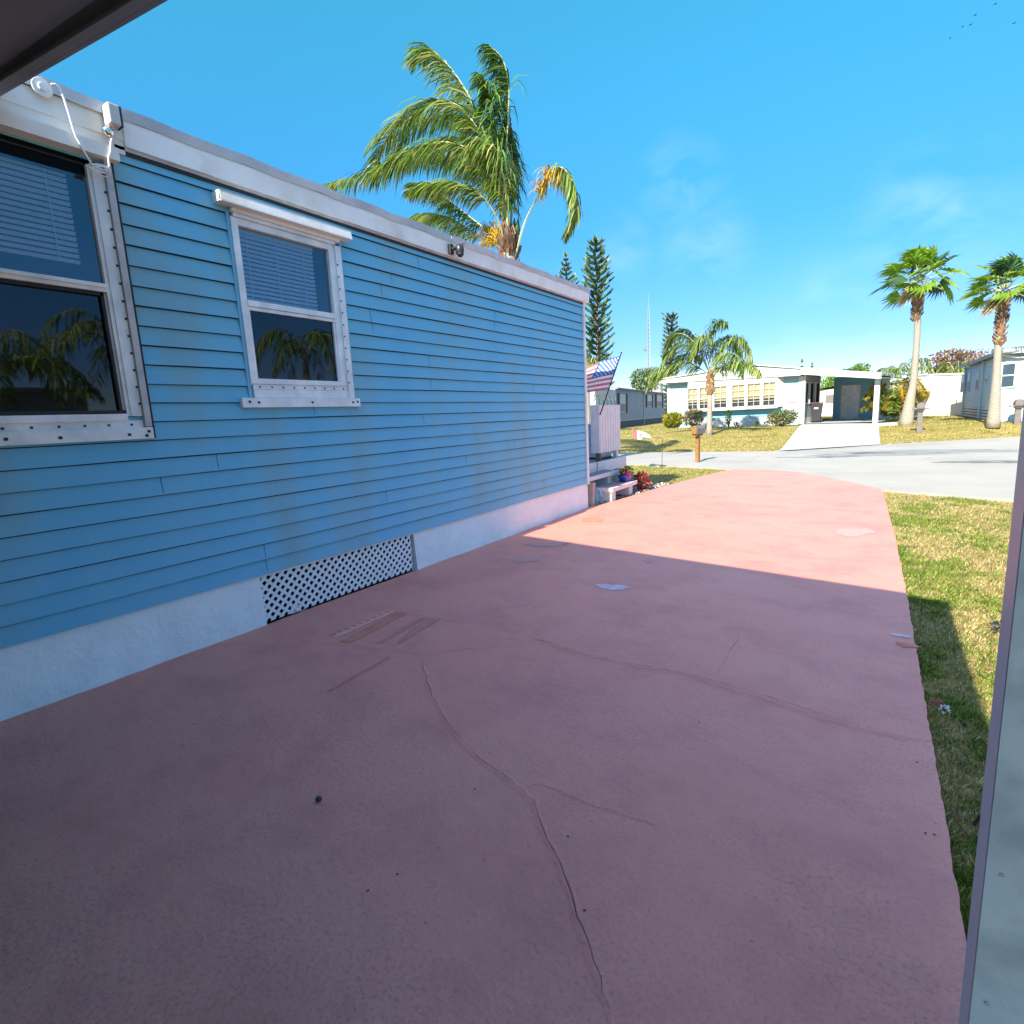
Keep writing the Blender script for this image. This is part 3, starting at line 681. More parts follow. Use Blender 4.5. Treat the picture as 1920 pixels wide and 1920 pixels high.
b = MB(); b.tube([p+V((0, 0, .20)), p+V((.07, 0, .21)), p+V((.09, 0, .14))], [.018, .016, .018], 8); b.lathe(p+V((.03, 0, .24)), [(.005, 0), (.035, .008), (.035, .018), (.005, .024)], 10); b.build('spout', M['litblue'], tp)
pts = [gx(a, c, -4.2) for a, c in ((1119, 860), (1120, 875), (1119, 888), (1114, 895), (1108, 898), (1103, 895))]
b = MB(); b.tube(pts, .007, 6); tag(b.build('black_cord', M['black'], origin=pts[0]), 'thin black cord hanging down the white porch rim to the steps', 'cord')
b = MB()
for k in range(4):
    c = V((-4.20, 8.12, .46+k*.022)); b.tube([c+V((.075*math.cos(a/16*6.283), .09*math.sin(a/16*6.283), 0)) for a in range(17)], .011, 6)
tag(b.build('hose_coil', M['bluepot'], origin=(-4.2, 8.12, .43)), 'dark blue hose coiled on the upper step at the house corner', 'hose')
p = gy(1107, 845, 10.35)
sb = thing('deck_box', 'pale blue box standing on the porch behind the white railing', 'box', (-4.8, 10.2, .586))
b = MB(); b.box(-5.1, -4.52, 9.95, 10.45, .62, 1.25); b.build('bin', M['bluegrey'], sb, bevel=.01)
b = MB(); b.box(-5.12, -4.50, 9.93, 10.47, 1.255, 1.29); b.build('lid', M['step'], sb, bevel=.005)
b = MB(); b.box(-5.1, -4.52, 9.96, 10.44, .586, .618); b.build('plinth', M['black'], sb)

# flag on the railing
fl = thing('american_flag', 'american flag on a black pole angled off the porch railing', 'flag', (-4.28, 9.44, 1.58))
P0 = V((-4.30, 9.42, 1.45)); P1 = gy(1165, 662, 9.5)
b = MB(); b.tube([P0, P1], [.013, .010], 8); b.build('pole', M['black'], fl)
b = MB(); b.lathe(P1-V((0, 0, .01)), [(.006, 0), (.017, .012), (.017, .022), (.006, .032)], 8); b.build('finial', M['black'], fl)
ax = (P1-P0).normalized(); T = P0.lerp(P1, .955); Bm = P0.lerp(P1, .42)
FL = 1.15
def fw(u, v):   # u along fly 0..1, v down hoist 0..1
    h = T.lerp(Bm, v); w = math.sin(u*9+v*2.2)*.05*min(1, u*4)+math.sin(u*17+v*3)*.018*min(1, u*3)
    dropv = -.16*u*u-.12*u*(1-v)*.6
    return h+V((-.93*FL*u-.10*v*u, .22*u+w*1.2, dropv+.02*math.sin(u*8+v*4)*u))
b = MB(); NU = 40
for s in range(13):
    for k in range(2):
        v0 = (s+k/2)/13; v1 = (s+(k+1)/2)/13
        for i in range(NU):
            u0, u1 = i/NU, (i+1)/NU
            m_ = 2 if (s < 7 and u1 <= .425) else (0 if s % 2 == 0 else 1)
            b.poly([fw(u0, v0), fw(u1, v0), fw(u1, v1), fw(u0, v1)], m_)
cl = b.build('cloth', [M['red'], M['fwhite'], M['fblue']], fl, smooth_=True)
b = MB()
for r in range(9):
    nst = 6 if r % 2 == 0 else 5
    for c in range(nst):
        uu = (.036+.0335*2*c+(0 if r % 2 == 0 else .0335)); vv = (r+1)/10*7/13
        for sg in (1, -1):
            pts = []
            for k in range(10):
                a = k/10*6.2832; rr = .025 if k % 2 == 0 else .012
                pts.append(fw(max(0, uu+rr*math.sin(a)/FL), vv-rr*math.cos(a)/.58)+V((0, .003*sg, 0)))
            b.poly(pts)
b.build('stars', M['fwhite'], cl)

# garden flag stake
bs = gz(1241, 884, -.05); Y = bs.y
t = thing('garden_flag', 'small white and red garden flag blowing from a thin black wire stake', 'garden flag', bs)
b = MB(); b.tube([bs-V((0, 0, .1)), gy(1242, 822, Y), gy(1240, 821, Y), gy(1205, 821, Y)], .006, 6); b.build('stake', M['black'], t)
A, B2 = gy(1222, 822, Y), gy(1184, 810, Y+.15)
b = MB(); n = 14
def gf(u, v):
    c = A.lerp(B2, u); hgt = .03+.22*smooth(u*1.4)*1.0
    return c+V((.05*v*u, .05*math.sin(u*8+v*3), (.5-v)*hgt+.03*math.sin(u*6)))
for i in range(n):
    for j in range(5):
        m_ = 1 if (i >= 11) or (i in (7,) and j == 2) else (0)
        b.poly([gf(i/n, j/5), gf((i+1)/n, j/5), gf((i+1)/n, (j+1)/5), gf(i/n, (j+1)/5)], m_)
b.build('cloth', [M['fwhite'], M['red'], M['fblue']], t, smooth_=True)

# ------------------------------------------------------------------ mailboxes
def mailbox(name, label, base, hh, mpost, mbox, rot, wooden=True, head=None, sz=(.18, .24, .46)):
    t = thing(name, label, 'mailbox', base, 'mailboxes along the street')
    ca, sa = math.cos(rot), math.sin(rot); X = V((ca, sa, 0)); Yv = V((-sa, ca, 0)); Z = V((0, 0, 1))
    b = MB(); w_ = .05 if wooden else .07
    b.obox(base-X*w_-Yv*w_-Z*.1, X*2*w_, Yv*2*w_, Z*(hh+.1)); b.build('post', mpost, t, bevel=.006)
    w, h, l = sz; O = base+Z*hh-Yv*(l*.45)
    prof = [(-w/2, 0), (w/2, 0), (w/2, h*.62), (w*.32, h*.86), (0, h), (-w*.32, h*.86), (-w/2, h*.62)]
    b = MB(); f = [O+X*a+Z*c for a, c in prof]; g = [p+Yv*l for p in f]
    b.poly(list(reversed(f)), 1); b.poly(g)
    for i in range(len(f)): j = (i+1) % len(f); b.poly([f[i], f[j], g[j], g[i]])
    bx = b.build('box', [mbox, mpost], t)
    b = MB(); fr = [O-Yv*.008+X*a*.92+Z*(.01+c*.92) for a, c in prof]; b.poly(list(reversed(fr))); b.obox(O-Yv*.03+X*(-.012)+Z*h*.75, X*.024, Yv*.02, Z*.02); b.build('door', mpost, bx)
    b = MB(); b.obox(base+Z*(hh-.05)-X*w*.4-Yv*l*.35, X*w*.8, Yv*l*.7, Z*.048); b.build('bracket', mpost, t)
    return t
mailbox('mailbox', 'golden brown wooden-post mailbox on the near verge by the pink driveway', gt(1308, 869), .84, M['cedar'], M['boxgrey'], rad(-14))
def mushroom(label, base, hh):
    t = thing('mailbox', label, 'mailbox', base, 'mailboxes along the street')
    b = MB(); b.box(base.x-.09, base.x+.09, base.y-.08, base.y+.08, base.z-.1, base.z+hh); b.build('post', M['boxgrey'], t, bevel=.01)
    c = base+V((0, 0, hh)); b = MB()
    b.obox(c+V((-.26, -.22, -.03)), (.52, 0, 0), (0, .44, 0), (0, 0, .05)); b.obox(c+V((-.12, -.15, -.10)), (.24, 0, 0), (0, .30, 0), (0, 0, .07)); b.build('shelf', M['boxgrey'], t, bevel=.015)
    b = MB(); prof = [(-.13, 0), (.13, 0), (.13, .12), (.09, .19), (0, .22), (-.09, .19), (-.13, .12)]
    f = [c+V((a, -.24, .022+z)) for a, z in prof]; g = [p+V((0, .46, 0)) for p in f]; b.poly(list(reversed(f))); b.poly(g)
    for i in range(7): j = (i+1) % 7; b.poly([f[i], f[j], g[j], g[i]])
    bx = b.build('box', M['boxgrey'], t)
    b = MB(); b.box(c.x+.135, c.x+.15, c.y-.1, c.y+.0, c.z+.1, c.z+.22); b.build('signal_flag', M['red'], bx)
mushroom('grey mailbox on a thick post in front of the leaning fan palm', gt(1723, 812), .95)
mushroom('grey mailbox on a thick post at the right, beside the carport post edge', gt(1905, 808), .95)

# ------------------------------------------------------------------ generic lapped wall facing
def facade(b, O, U, L, z0, z1, lap=.11, out=None, m=0, zl=None, zr=None):
    """lapped boards on a vertical wall: origin O, unit U along, length L, out = outward unit; optional sloping top zl->zr"""
    U = Vector(U); out = Vector(out); z = z0; top = max(z1, zl or 0, zr or 0)
    while z < top-.001:
        za = z; zb = min(z+lap, top)
        if zl is not None:
            def lim(s): return zl+(zr-zl)*s
            l0, l1 = 0.0, 1.0
            zb_l, zb_r = min(zb, lim(0)), min(zb, lim(1))
            if za >= lim(0) and za >= lim(1): break
            if za >= lim(0): l0 = (za-zl)/(zr-zl); zb_l = za
            if za >= lim(1): l1 = (za-zl)/(zr-zl); zb_r = za
            a = O+U*L*l0; c = O+U*L*l1
            b.poly([a+out*.02+V((0, 0, za)), c+out*.02+V((0, 0, za)), c+out*.002+V((0, 0, zb_r)), a+out*.002+V((0, 0, zb_l))], m)
        else:
            a = O; c = O+U*L
            b.poly([a+out*.02+V((0, 0, za)), c+out*.02+V((0, 0, za)), c+out*.002+V((0, 0, zb)), a+out*.002+V((0, 0, zb))], m)
            b.poly([a+V((0, 0, za)), c+V((0, 0, za)), c+out*.02+V((0, 0, za)), a+out*.02+V((0, 0, za))], m)
        z = zb
# ------------------------------------------------------------------ house across the street (bow window + carport)
P2 = V((-3.57, 33.07, 0)); U2 = V((-.9649, .2625, 0)).normalized(); N2 = V((U2.y, -U2.x, 0)); N2 = -N2 if N2.y > 0 else N2   # N2 faces the street
def h2(u, z, d=0): return P2+U2*u+N2*d+V((0, 0, z))   # d>0 towards viewer
GZ = .40
ho = thing('bungalow', 'white and pale blue bungalow across the street with bow window and carport', 'house', P2+V((0, 0, GZ)))
b = MB(); facade(b, h2(7.84, 0), -U2, 1.25, GZ, 3.1, .11, N2); facade(b, h2(.95, 0), -U2, 1.0, GZ, 3.05, .11, N2)
b.poly([h2(8.0, GZ, -.01), h2(0, GZ, -.01), h2(0, 3.2, -.01), h2(8.0, 3.25, -.01)])
b.poly([h2(8.0, GZ, -12), h2(3.4, GZ, -12), h2(3.4, 3.2, -12), h2(8.0, 3.25, -12)]); b.poly([h2(3.4, GZ, -12), h2(3.4, GZ, -2.7), h2(3.4, 3.2, -2.7), h2(3.4, 3.2, -12)]); b.poly([h2(3.4, GZ, -2.7), h2(0, GZ, -2.7), h2(0, 3.2, -2.7), h2(3.4, 3.2, -2.7)]); b.poly([h2(8.0, GZ, -.01), h2(8, GZ, -12), h2(8, 3.2, -12), h2(8.0, 3.25, -.01)])
wall2 = b.build('wall', M['h2wall'], ho)
b = MB(); b.obox(h2(8.05, GZ-.05, .0), -U2*.22, N2*.04, V((0, 0, 2.75))); b.build('corner_board', M['h2white'], ho)
b = MB(); b.obox(h2(.06, GZ-.3, 0), -U2*.26, N2*.06, V((0, 0, 2.84))); b.build('corner_board', M['h2white'], ho)
# gable roof with ribbed front
pk = (2.4, 3.80); EL = (8.35, 3.30, 3.52); ER = (-.2, 3.02, 3.34)
b = MB()
def roofz(u): return (pk[1]+(EL[2]-pk[1])*(u-pk[0])/(EL[0]-pk[0])) if u > pk[0] else (ER[2]+(pk[1]-ER[2])*(u-ER[0])/(pk[0]-ER[0]))
def eavez(u): return EL[1]+(ER[1]-EL[1])*(EL[0]-u)/(EL[0]-ER[0])
b.poly([h2(EL[0], EL[1], .45), h2(ER[0], ER[1], .45), h2(ER[0], ER[2], .40), h2(pk[0], pk[1], .35), h2(EL[0], EL[2], .40)])
u = EL[0]-.1
while u > ER[0]+.1:
    b.obox(h2(u, eavez(u)+.06, .452), -U2*.035, N2*.012, V((0, 0, roofz(u)-eavez(u)-.12))+N2*(-.05)); u -= .16
for k in (.33, .66):
    b.obox(h2(EL[0]-.1, EL[1]+k*.3, .456), (h2(ER[0]+.1, ER[1]+k*.3, 0)-h2(EL[0]-.1, EL[1]+k*.3, 0)), N2*.01, V((0, 0, .02)))
b.build('gable_panel', M['h2roof'], ho)
b = MB()
b.poly([h2(EL[0], EL[2], .46), h2(pk[0], pk[1], .46), h2(pk[0], pk[1], -12.2), h2(EL[0], EL[2]-.1, -12.2)]); b.poly([h2(pk[0], pk[1], .46), h2(ER[0], ER[2], .46), h2(ER[0], ER[2]-.1, -12.2), h2(pk[0], pk[1], -12.2)])
b.poly([h2(EL[0], EL[1], .44), h2(ER[0], ER[1], .44), h2(ER[0], ER[1], -.1), h2(EL[0], EL[1], -.1)])
b.obox(h2(EL[0], EL[1]-.05, .44), h2(ER[0], ER[1], 0)-h2(EL[0], EL[1], 0), N2*.04, V((0, 0, .07)))
b.obox(h2(EL[0], EL[2]-.04, .44), h2(pk[0], pk[1], 0)-h2(EL[0], EL[2], 0), N2*.05, V((0, 0, .07))); b.obox(h2(pk[0], pk[1]-.04, .44), h2(ER[0], ER[2], 0)-h2(pk[0], pk[1], 0), N2*.05, V((0, 0, .07)))
b.build('roof', M['h2white'], ho)
# bow window bay
BD = .42
b = MB()
pl_ = [(6.65, 0), (6.35, BD), (1.0, BD), (.80, 0)]
for (ua, da), (ub, db) in zip(pl_[:-1], pl_[1:]):
    b.poly([h2(ua, 1.42, da), h2(ub, 1.42, db), h2(ub, 1.50, db), h2(ua, 1.50, da)]); b.poly([h2(ua, 2.80, da), h2(ub, 2.76, db), h2(ub, 3.03, db), h2(ua, 3.14, da)])
b.poly([h2(*(q[0], 1.42, q[1])) for q in pl_]); b.poly([h2(6.65, 1.5, 0), h2(6.35, 1.5, BD), h2(6.35, 2.8, BD), h2(6.65, 2.8, 0)]); b.poly([h2(1.0, 1.5, BD), h2(.8, 1.5, 0), h2(.8, 2.8, 0), h2(1.0, 2.8, BD)])
wins = [(6.33, 5.72), (5.56, 4.98), (4.62, 3.86), (3.52, 2.80), (2.62, 1.92), (1.74, 1.12)]
edges = [6.35]+[e for w_ in wins for e in w_]+[1.0]
for i in range(0, len(edges), 2):
    b.obox(h2(edges[i], 1.50, BD-.05), -U2*(edges[i]-edges[i+1]), N2*.05, V((0, 0, 1.30)))
b.obox(h2(6.42, 1.36, BD-.03), -U2*5.48, N2*.07, V((0, 0, .07)))
b.obox(h2(5.1, 1.0, BD+.0), V((0, 0, .0001)), N2*.001, -U2*.001)
bay = b.build('bay_frame', M['h2white'], ho)
for (a, c) in wins:
    b = MB(); L_ = a-c; ztop = 2.78; zm = 2.10
    b.obox(h2(a, 1.5, BD-.04), -U2*L_, N2*.03, V((0, 0, .04))); b.obox(h2(a, ztop-.04, BD-.04), -U2*L_, N2*.03, V((0, 0, .06))); b.obox(h2(a, zm-.02, BD-.035), -U2*L_, N2*.035, V((0, 0, .04)))
    b.obox(h2((a+c)/2+.012, 1.54, BD-.035), -U2*.024, N2*.02, V((0, 0, 1.20)))
    b.obox(h2(a, 2.42, BD-.033), -U2*L_, N2*.016, V((0, 0, .022))); b.obox(h2(a, 1.78, BD-.033), -U2*L_, N2*.016, V((0, 0, .022)))
    wf = b.build('window', M['h2white'], bay)
# (curtains and dark panes live in the bay as parts of the house)
b = MB()
for (a, c) in wins: b.poly([h2(a, 1.92, BD-.10), h2(c, 1.92, BD-.10), h2(c, 2.80, BD-.10), h2(a, 2.80, BD-.10)])
b.build('curtain', M['curtain'], bay)
b = MB()
for (a, c) in wins: b.poly([h2(a, 1.5, BD-.075), h2(c, 1.5, BD-.075), h2(c, 2.80, BD-.075), h2(a, 2.80, BD-.075)])
b.build('pane', glassmat('bay_glass', (.75, .78, .8), .08), bay)
b = MB(); b.poly([h2(6.6, 1.45, .02), h2(.85, 1.45, .02), h2(.85, 2.8, .02), h2(6.6, 2.8, .02)]); b.build('interior_wall', M['void'], bay)
b = MB(); b.obox(h2(6.5, .95, 0), -U2*5.6, N2*.03, V((0, 0, .5))); b.build('turquoise_shadow_wall', M['turq'], ho)  # strip painted as the shadowed wall under the bay
b = MB(); b.obox(h2(6.6, GZ-.1, 0), -U2*5.9, N2*.06, V((0, 0, .62))); z = GZ
sk = b.build('brick_skirt', M['brickw'], ho)
b = MB(); z = GZ+.02
while z < .90:
    b.obox(h2(6.6, z, .06), -U2*5.9, N2*.002, V((0, 0, .012))); z += .085
b.build('mortar_lines', M['greywall'], sk)
b = MB(); b.obox(h2(.62, 1.60, .02), -U2*.56, N2*.02, V((0, 0, .06))); b.build('pink_plaque', M['pink'], ho)
# carport of the bungalow
b = MB(); b.obox(h2(-.2, 3.02, .45), h2(-3.82, 2.48, 0)-h2(-.2, 3.02, 0), N2*.05, V((0, 0, .30)))
b.obox(h2(-.2, 3.28, .45), h2(-3.82, 2.72, 0)-h2(-.2, 3.28, 0), -N2*9.5, V((0, 0, .05)))
b.obox(h2(-.2, 3.04, .40), h2(-3.82, 2.52, 0)-h2(-.2, 3.04, 0), -N2*9.5, V((0, 0, .03)))
b.build('carport_roof', M['h2white'], ho)
b = MB(); b.obox(h2(-3.46, .1, .1), -U2*.22, -N2*.12, V((0, 0, 2.45))); b.build('carport_post', M['h2white'], ho)
b = MB(); b.obox(h2(-3.62, .1, -4.0), -U2*.12, -N2*.12, V((0, 0, 2.45))); b.build('carport_post', M['h2white'], ho)
b = MB(); b.obox(h2(-.22, GZ, 0), -U2*.08, N2*.10, V((0, 0, 2.6))); b.build('downspout', M['h2white'], ho)
sideN = -U2
b = MB(); facade(b, h2(-.02, 0, 0), -N2, 2.7, GZ+.35, 3.02, .11, sideN); b.build('side_wall', M['greywall'], ho)
b = MB(); b.obox(h2(0, GZ, 0), -U2*.06, -N2*2.7, V((0, 0, .36))); b.build('side_skirt', M['h2white'], ho)
for d, wd in ((.55, .32), (1.15, .45), (1.95, .45)):
    b = MB(); b.obox(h2(-.04, 1.5, -d), -U2*.05, -N2*wd, V((0, 0, 1.15))); w_ = b.build('side_window', M['h2white'], ho)
    b = MB(); b.obox(h2(-.092, 1.56, -d-.05), -U2*.01, -N2*(wd-.1), V((0, 0, 1.03))); b.build('pane', M['void'], w_)
# carport floor
b = MB(); b.poly([h2(.0, .475, .15), h2(-3.75, .475, .15), h2(-3.75, .475, -9.5), h2(.0, .475, -9.5)]); tag(b.build('carport_slab', M['whitedrive']), kind='structure')
sd = thing('shed', 'teal blue storage shed with a grey white door under the white carport', 'shed', h2(-.9, .48, -5.2))
b = MB(); facade(b, h2(.12, 0, -5.2), -U2, 2.1, .48, 2.95, .11, N2)
b.poly([h2(.12, .48, -5.2), h2(.12, .48, -8), h2(.12, 2.9, -8), h2(.12, 2.9, -5.2)]); b.poly([h2(-1.98, .48, -5.2), h2(-1.98, .48, -8), h2(-1.98, 2.9, -8), h2(-1.98, 2.9, -5.2)])
b.build('wall', M['teal'], sd)
b = MB(); O = h2(-.28, .5, -5.17)
b.obox(O, -U2*.06, N2*.06, V((0, 0, 1.95))); b.obox(O-U2*1.0, -U2*.06, N2*.06, V((0, 0, 1.95))); b.obox(O+V((0, 0, 1.952)), -U2*1.06, N2*.06, V((0, 0, .06))); fr = b.build('door_frame', M['h2white'], sd)
b = MB(); b.obox(O-U2*.062, -U2*.936, N2*.035, V((0, 0, 1.94))); dr = b.build('door', M['alu'], sd)
b = MB(); b.obox(O-U2*.11+N2*.036+V((0, 0, .95)), -U2*.05, N2*.05, V((0, 0, .05))); b.build('handle', M['dull_alu'], dr)
# trash bin
c = h2(-.40, .50, -1.3)
tb = thing('trash_bin', 'tall black wheeled trash bin under the bungalow carport', 'trash bin', c)
b = MB(); o = c-V((.24, .26, 0)); prof = [(.05, 0), (.03, 1.0)]
lo = [c+V((x*.20, y*.22, .06)) for x, y in ((-1, -1), (1, -1), (1, 1), (-1, 1))]; hi = [c+V((x*.28, y*.30, .98)) for x, y in ((-1, -1), (1, -1), (1, 1), (-1, 1))]
b.poly(list(reversed(lo))); b.poly(hi)
for i in range(4): j = (i+1) % 4; b.poly([lo[i], lo[j], hi[j], hi[i]])
b.build('body', M['black'], tb, bevel=.02)
b = MB(); b.obox(c+V((-.30, -.34, .985)), (.60, 0, 0), (0, .66, 0), (0, 0, .06)); b.build('lid', mat('maroon_lid', (.12, .03, .04), .5), tb, bevel=.02)
b = MB(); b.obox(c+V((-.10, -.285, .70)), (.2, 0, 0), (0, -.005, 0), (0, 0, .08)); b.build('sticker', M['fwhite'], tb)
for x in (-.24, .24): b = MB(); b.tube([c+V((x-.02, .2, .10)), c+V((x+.02, .2, .10))], .10, 14); b.build('wheel', M['black'], tb)

# ------------------------------------------------------------------ grey mobile home behind the flag
GA = V((-16.43, 40.28, 0)); GB = V((-18.57, 55.79, 0)); GU = (GB-GA).normalized(); GN = V((GU.y, -GU.x, 0))
gh = thing('grey_mobile_home', 'long grey mobile home with dark shutters behind the flag', 'house', GA+V((0, 0, .4)))
def gp(px, py): r = ray(px, py); t_ = ((GA-CAM).dot(GN))/(r.dot(GN)); return CAM+r*t_
S0 = -2.2
b = MB(); O = GA+GU*S0
facade(b, O, GU, 19.5, .95, 3.28, .14, GN); b.poly([O+V((0, 0, .9)), O-GN*7+V((0, 0, .9)), O-GN*7+V((0, 0, 3.28)), O+V((0, 0, 3.28))])
b.build('wall', M['greywall'], gh)
b = MB(); b.obox(O-GN*.06+V((0, 0, .2)), GU*19.5, GN*.05, V((0, 0, .72))); b.build('skirting', M['greyskirt'], gh)
b = MB(); b.obox(O-GN*7.1+V((0, 0, 3.28)), GU*19.7, GN*7.3, V((0, 0, .10))); b.build('roof', M['slate'], gh)
b = MB(); b.obox(O+GN*.0+V((0, 0, .92)), GU*19.5, GN*.03, V((0, 0, .05))); b.build('base_trim', M['h2white'], gh)
for px0, px1, py0, py1 in ((1161, 1172, 739, 773), (1213, 1221, 741, 763), (1231, 1240, 741, 763), (1249.5, 1255, 742, 755)):
    a, c = gp(px0, py0), gp(px1, py0); z0 = gp((px0+px1)/2, py1).z; z1 = gp((px0+px1)/2, py0).z; Lw = (c-a).length
    b = MB(); q = V((a.x, a.y, z0)); b.obox(q, GU*Lw, GN*.05, V((0, 0, z1-z0))); w_ = b.build('window', M['h2white'], gh)
    b = MB(); b.obox(q+GN*.051+GU*.08+V((0, 0, .06)), GU*(Lw-.16), GN*.004, V((0, 0, (z1-z0)*.42))); b.build('pane', M['slate'], w_)
    for s in (-.33*Lw, Lw*1.03):
        b = MB(); b.obox(q+GU*s-V((0, 0, .05)), GU*Lw*.30, GN*.045, V((0, 0, z1-z0+.1))); b.build('shutter', M['dark_seal'], gh)
a = gp(1206, 730); b = MB(); b.tube([V((a.x, a.y, 3.25))+GN*.06, V((a.x, a.y, .42))+GN*.06], .05, 8); b.build('downspout', M['h2white'], gh)
# white porch front at the left end
pf = thing('white_sunroom', 'white glazed sunroom seen between the blue house and the flag', 'sunroom', GA+GU*S0)
b = MB(); O = GA+GU*(S0-.05)
Lx = -GU*5
b.obox(O+V((0, 0, .3)), Lx, GN*.05, V((0, 0, .75))); b.obox(O+V((0, 0, 2.75)), Lx, GN*.05, V((0, 0, .45)))
for i in range(6): b.obox(O+Lx*(i/5)*.98+V((0, 0, 1.05)), -GU*.10, GN*.06, V((0, 0, 1.7)))
b.build('frame', M['h2white'], pf)
b = MB(); b.obox(O-GN*.05+V((0, 0, 1.0)), Lx, GN*.03, V((0, 0, 1.8))); b.build('blinds', mat('pale_blinds', (.62, .66, .64), .6, (.52, .56, .55), 3, stretch=(.2, .2, 14)), pf)

# ------------------------------------------------------------------ cream house and light blue house at right
CO = V((-.5, 43.2, 0)); CU = V((.93, -.368, 0)).normalized(); CN = V((CU.y, -CU.x, 0)); CN = -CN if CN.y > 0 else CN
ch = thing('cream_house', 'cream walled flat roofed house between the two fan palms', 'house', CO+V((0, 0, .4)))
def cpn(px, py): r = ray(px, py); t_ = ((CO-CAM).dot(CN))/(r.dot(CN)); return CAM+r*t_
a, c = cpn(1712, 775), cpn(1804, 777); a.z = c.z = .1; tl = cpn(1712, 705).z; tr = cpn(1804, 702).z
b = MB(); b.poly([a, c, V((c.x, c.y, tr)), V((a.x, a.y, tl))]); b.poly([c, c-CN*8, V((c.x, c.y, tr))-CN*8, V((c.x, c.y, tr))]); b.poly([V((a.x, a.y, tl)), V((c.x, c.y, tr)), V((c.x, c.y, tr))-CN*8, V((a.x, a.y, tl))-CN*8])
b.build('wall', M['cream'], ch)
b = MB(); b.obox(V((a.x, a.y, tl-.02)), (c-a)+V((0, 0, tr-tl)), CN*.06, V((0, 0, .10))); b.build('roof_edge', M['h2white'], ch)
e = cpn(1649, 770); e.z = .1
b = MB(); s_ = a+CN*(-.05); b.poly([e, s_, V((s_.x, s_.y, 2.62)), V((e.x, e.y, 2.5))]); b.build('side_wing', M['cream'], ch)
z0 = cpn(1652, 720).z; b = MB(); b.obox(V((e.x, e.y, z0)), (a-e)+V((0, 0, .22)), CN*.25, V((0, 0, .16))); b.build('wing_roof', M['h2white'], ch)
for p0, p1 in ((1668, 1682), (1690, 1704)):
    q0, q1 = cpn(p0, 730), cpn(p1, 730); q0.z = q1.z = 1.65; b = MB(); b.obox(q0+CN*.01, q1-q0, CN*.05, V((0, 0, .55))); b.build('window', M['boxgrey'], ch)
q0 = cpn(1719, 758); b = MB(); b.obox(q0, CU*.42, CN*.12, V((0, 0, .75))); b.build('electric_box', M['alu'], ch, bevel=.01)

LA = gz(1803, 781, .4); LB = gz(1864, 791, .4); LU = (LB-LA).normalized(); LN = V((LU.y, -LU.x, 0)); LN = -LN if LN.x > 0 else LN
lh = thing('light_blue_house', 'light blue house with grey roof edge behind the right fan palm', 'house', LB)
LL = (LB-LA).length; A0 = V((LA.x, LA.y, 0)); B0 = V((LB.x, LB.y, 0)); FU = V((.97, -.24, 0)).normalized(); FN = V((-.24, -.97, 0)).normalized()
b = MB(); facade(b, A0, LU, LL, .95, 2.98, .13, LN, 0); b.build('side_wall', M['h4wall'], lh)
b = MB()
for i in range(5): b.obox(A0+V((0, 0, .33+i*.13)), LU*LL, LN*.02, V((0, 0, .085)))
b.build('slatted_skirt', M['h2white'], lh)
b = MB(); b.obox(A0-LN*.06+V((0, 0, .2)), LU*LL, LN*.04, V((0, 0, .75))); b.build('skirt_void', M['greyskirt'], lh)
b = MB(); facade(b, B0, FU, 7, .35, 3.15, .15, FN, 0); b.build('front_wall', M['h4wall'], lh)
b = MB(); b.obox(B0+V((0, 0, .35))-FU*.02, FU*.12, FN*.03, V((0, 0, 2.65))); b.build('corner_board', M['h2white'], lh)
b = MB(); b.obox(A0+LN*.25-LU*.2+V((0, 0, 2.96)), LU*(LL+.7), LN*.04, V((0, 0, .10))); b.obox(A0+LN*.27-LU*.2+V((0, 0, 3.05)), LU*(LL+.7), -LN*8, V((0, 0, .05))); b.build('roof', M['slate'], lh)
q = B0+FN*.25; b = MB(); b.obox(q+V((-.25, 0, 3.0)), FU*7, FN*.05, V((0, 0, .22))); b.obox(q+V((-.25, 0, 3.20)), FU*7, -FN*3, V((0, 0, .04))); b.tube([q+V((-.25, 0, 3.1)), B0+FU*.5+FN*.12+V((0, 0, 2.86)), B0+FU*1.4+FN*.1+V((0, 0, 2.8)), B0+FU*1.4+FN*.1+V((0, 0, .5))], .05, 8); b.build('porch_roof', M['h2white'], lh)
def lp(px, py): r = ray(px, py); t_ = ((A0-CAM).dot(LN))/(r.dot(LN)); return CAM+r*t_
for p0, p1, t0, t1 in ((1805, 1813, 702, 735), (1817, 1822, 699, 734), (1834, 1839, 696, 731), (1850, 1855, 704, 718)):
    q0, q1 = lp(p0, t0), lp(p1, t0); zb = lp((p0+p1)/2, t1).z; zt2 = q0.z
    b = MB(); b.obox(V((q0.x, q0.y, zb)), LU*(q1-q0).length, LN*.05, V((0, 0, zt2-zb))); w_ = b.build('window', M['h2white'], lh)
    b = MB(); b.obox(V((q0.x, q0.y, zb+.04))+LN*.051+LU*.06, LU*((q1-q0).length-.12), LN*.004, V((0, 0, (zt2-zb)*.5))); b.build('pane', M['slate'], w_)
for px in (1812, 1845):
    q0 = lp(px, 720); b = MB(); b.tube([V((q0.x, q0.y, 2.95))+LN*.08, V((q0.x, q0.y, .45))+LN*.08], .045, 6); b.build('downspout', M['h4wall'], lh)
def fp(px, py): r = ray(px, py); t_ = ((B0-CAM).dot(FN))/(r.dot(FN)); return CAM+r*t_
q0, q1 = fp(1878, 681), fp(1908, 681); zb = fp(1890, 728).z
b = MB(); Lw = (q1-q0).length; h_ = q0.z-zb; O = V((q0.x, q0.y, zb))
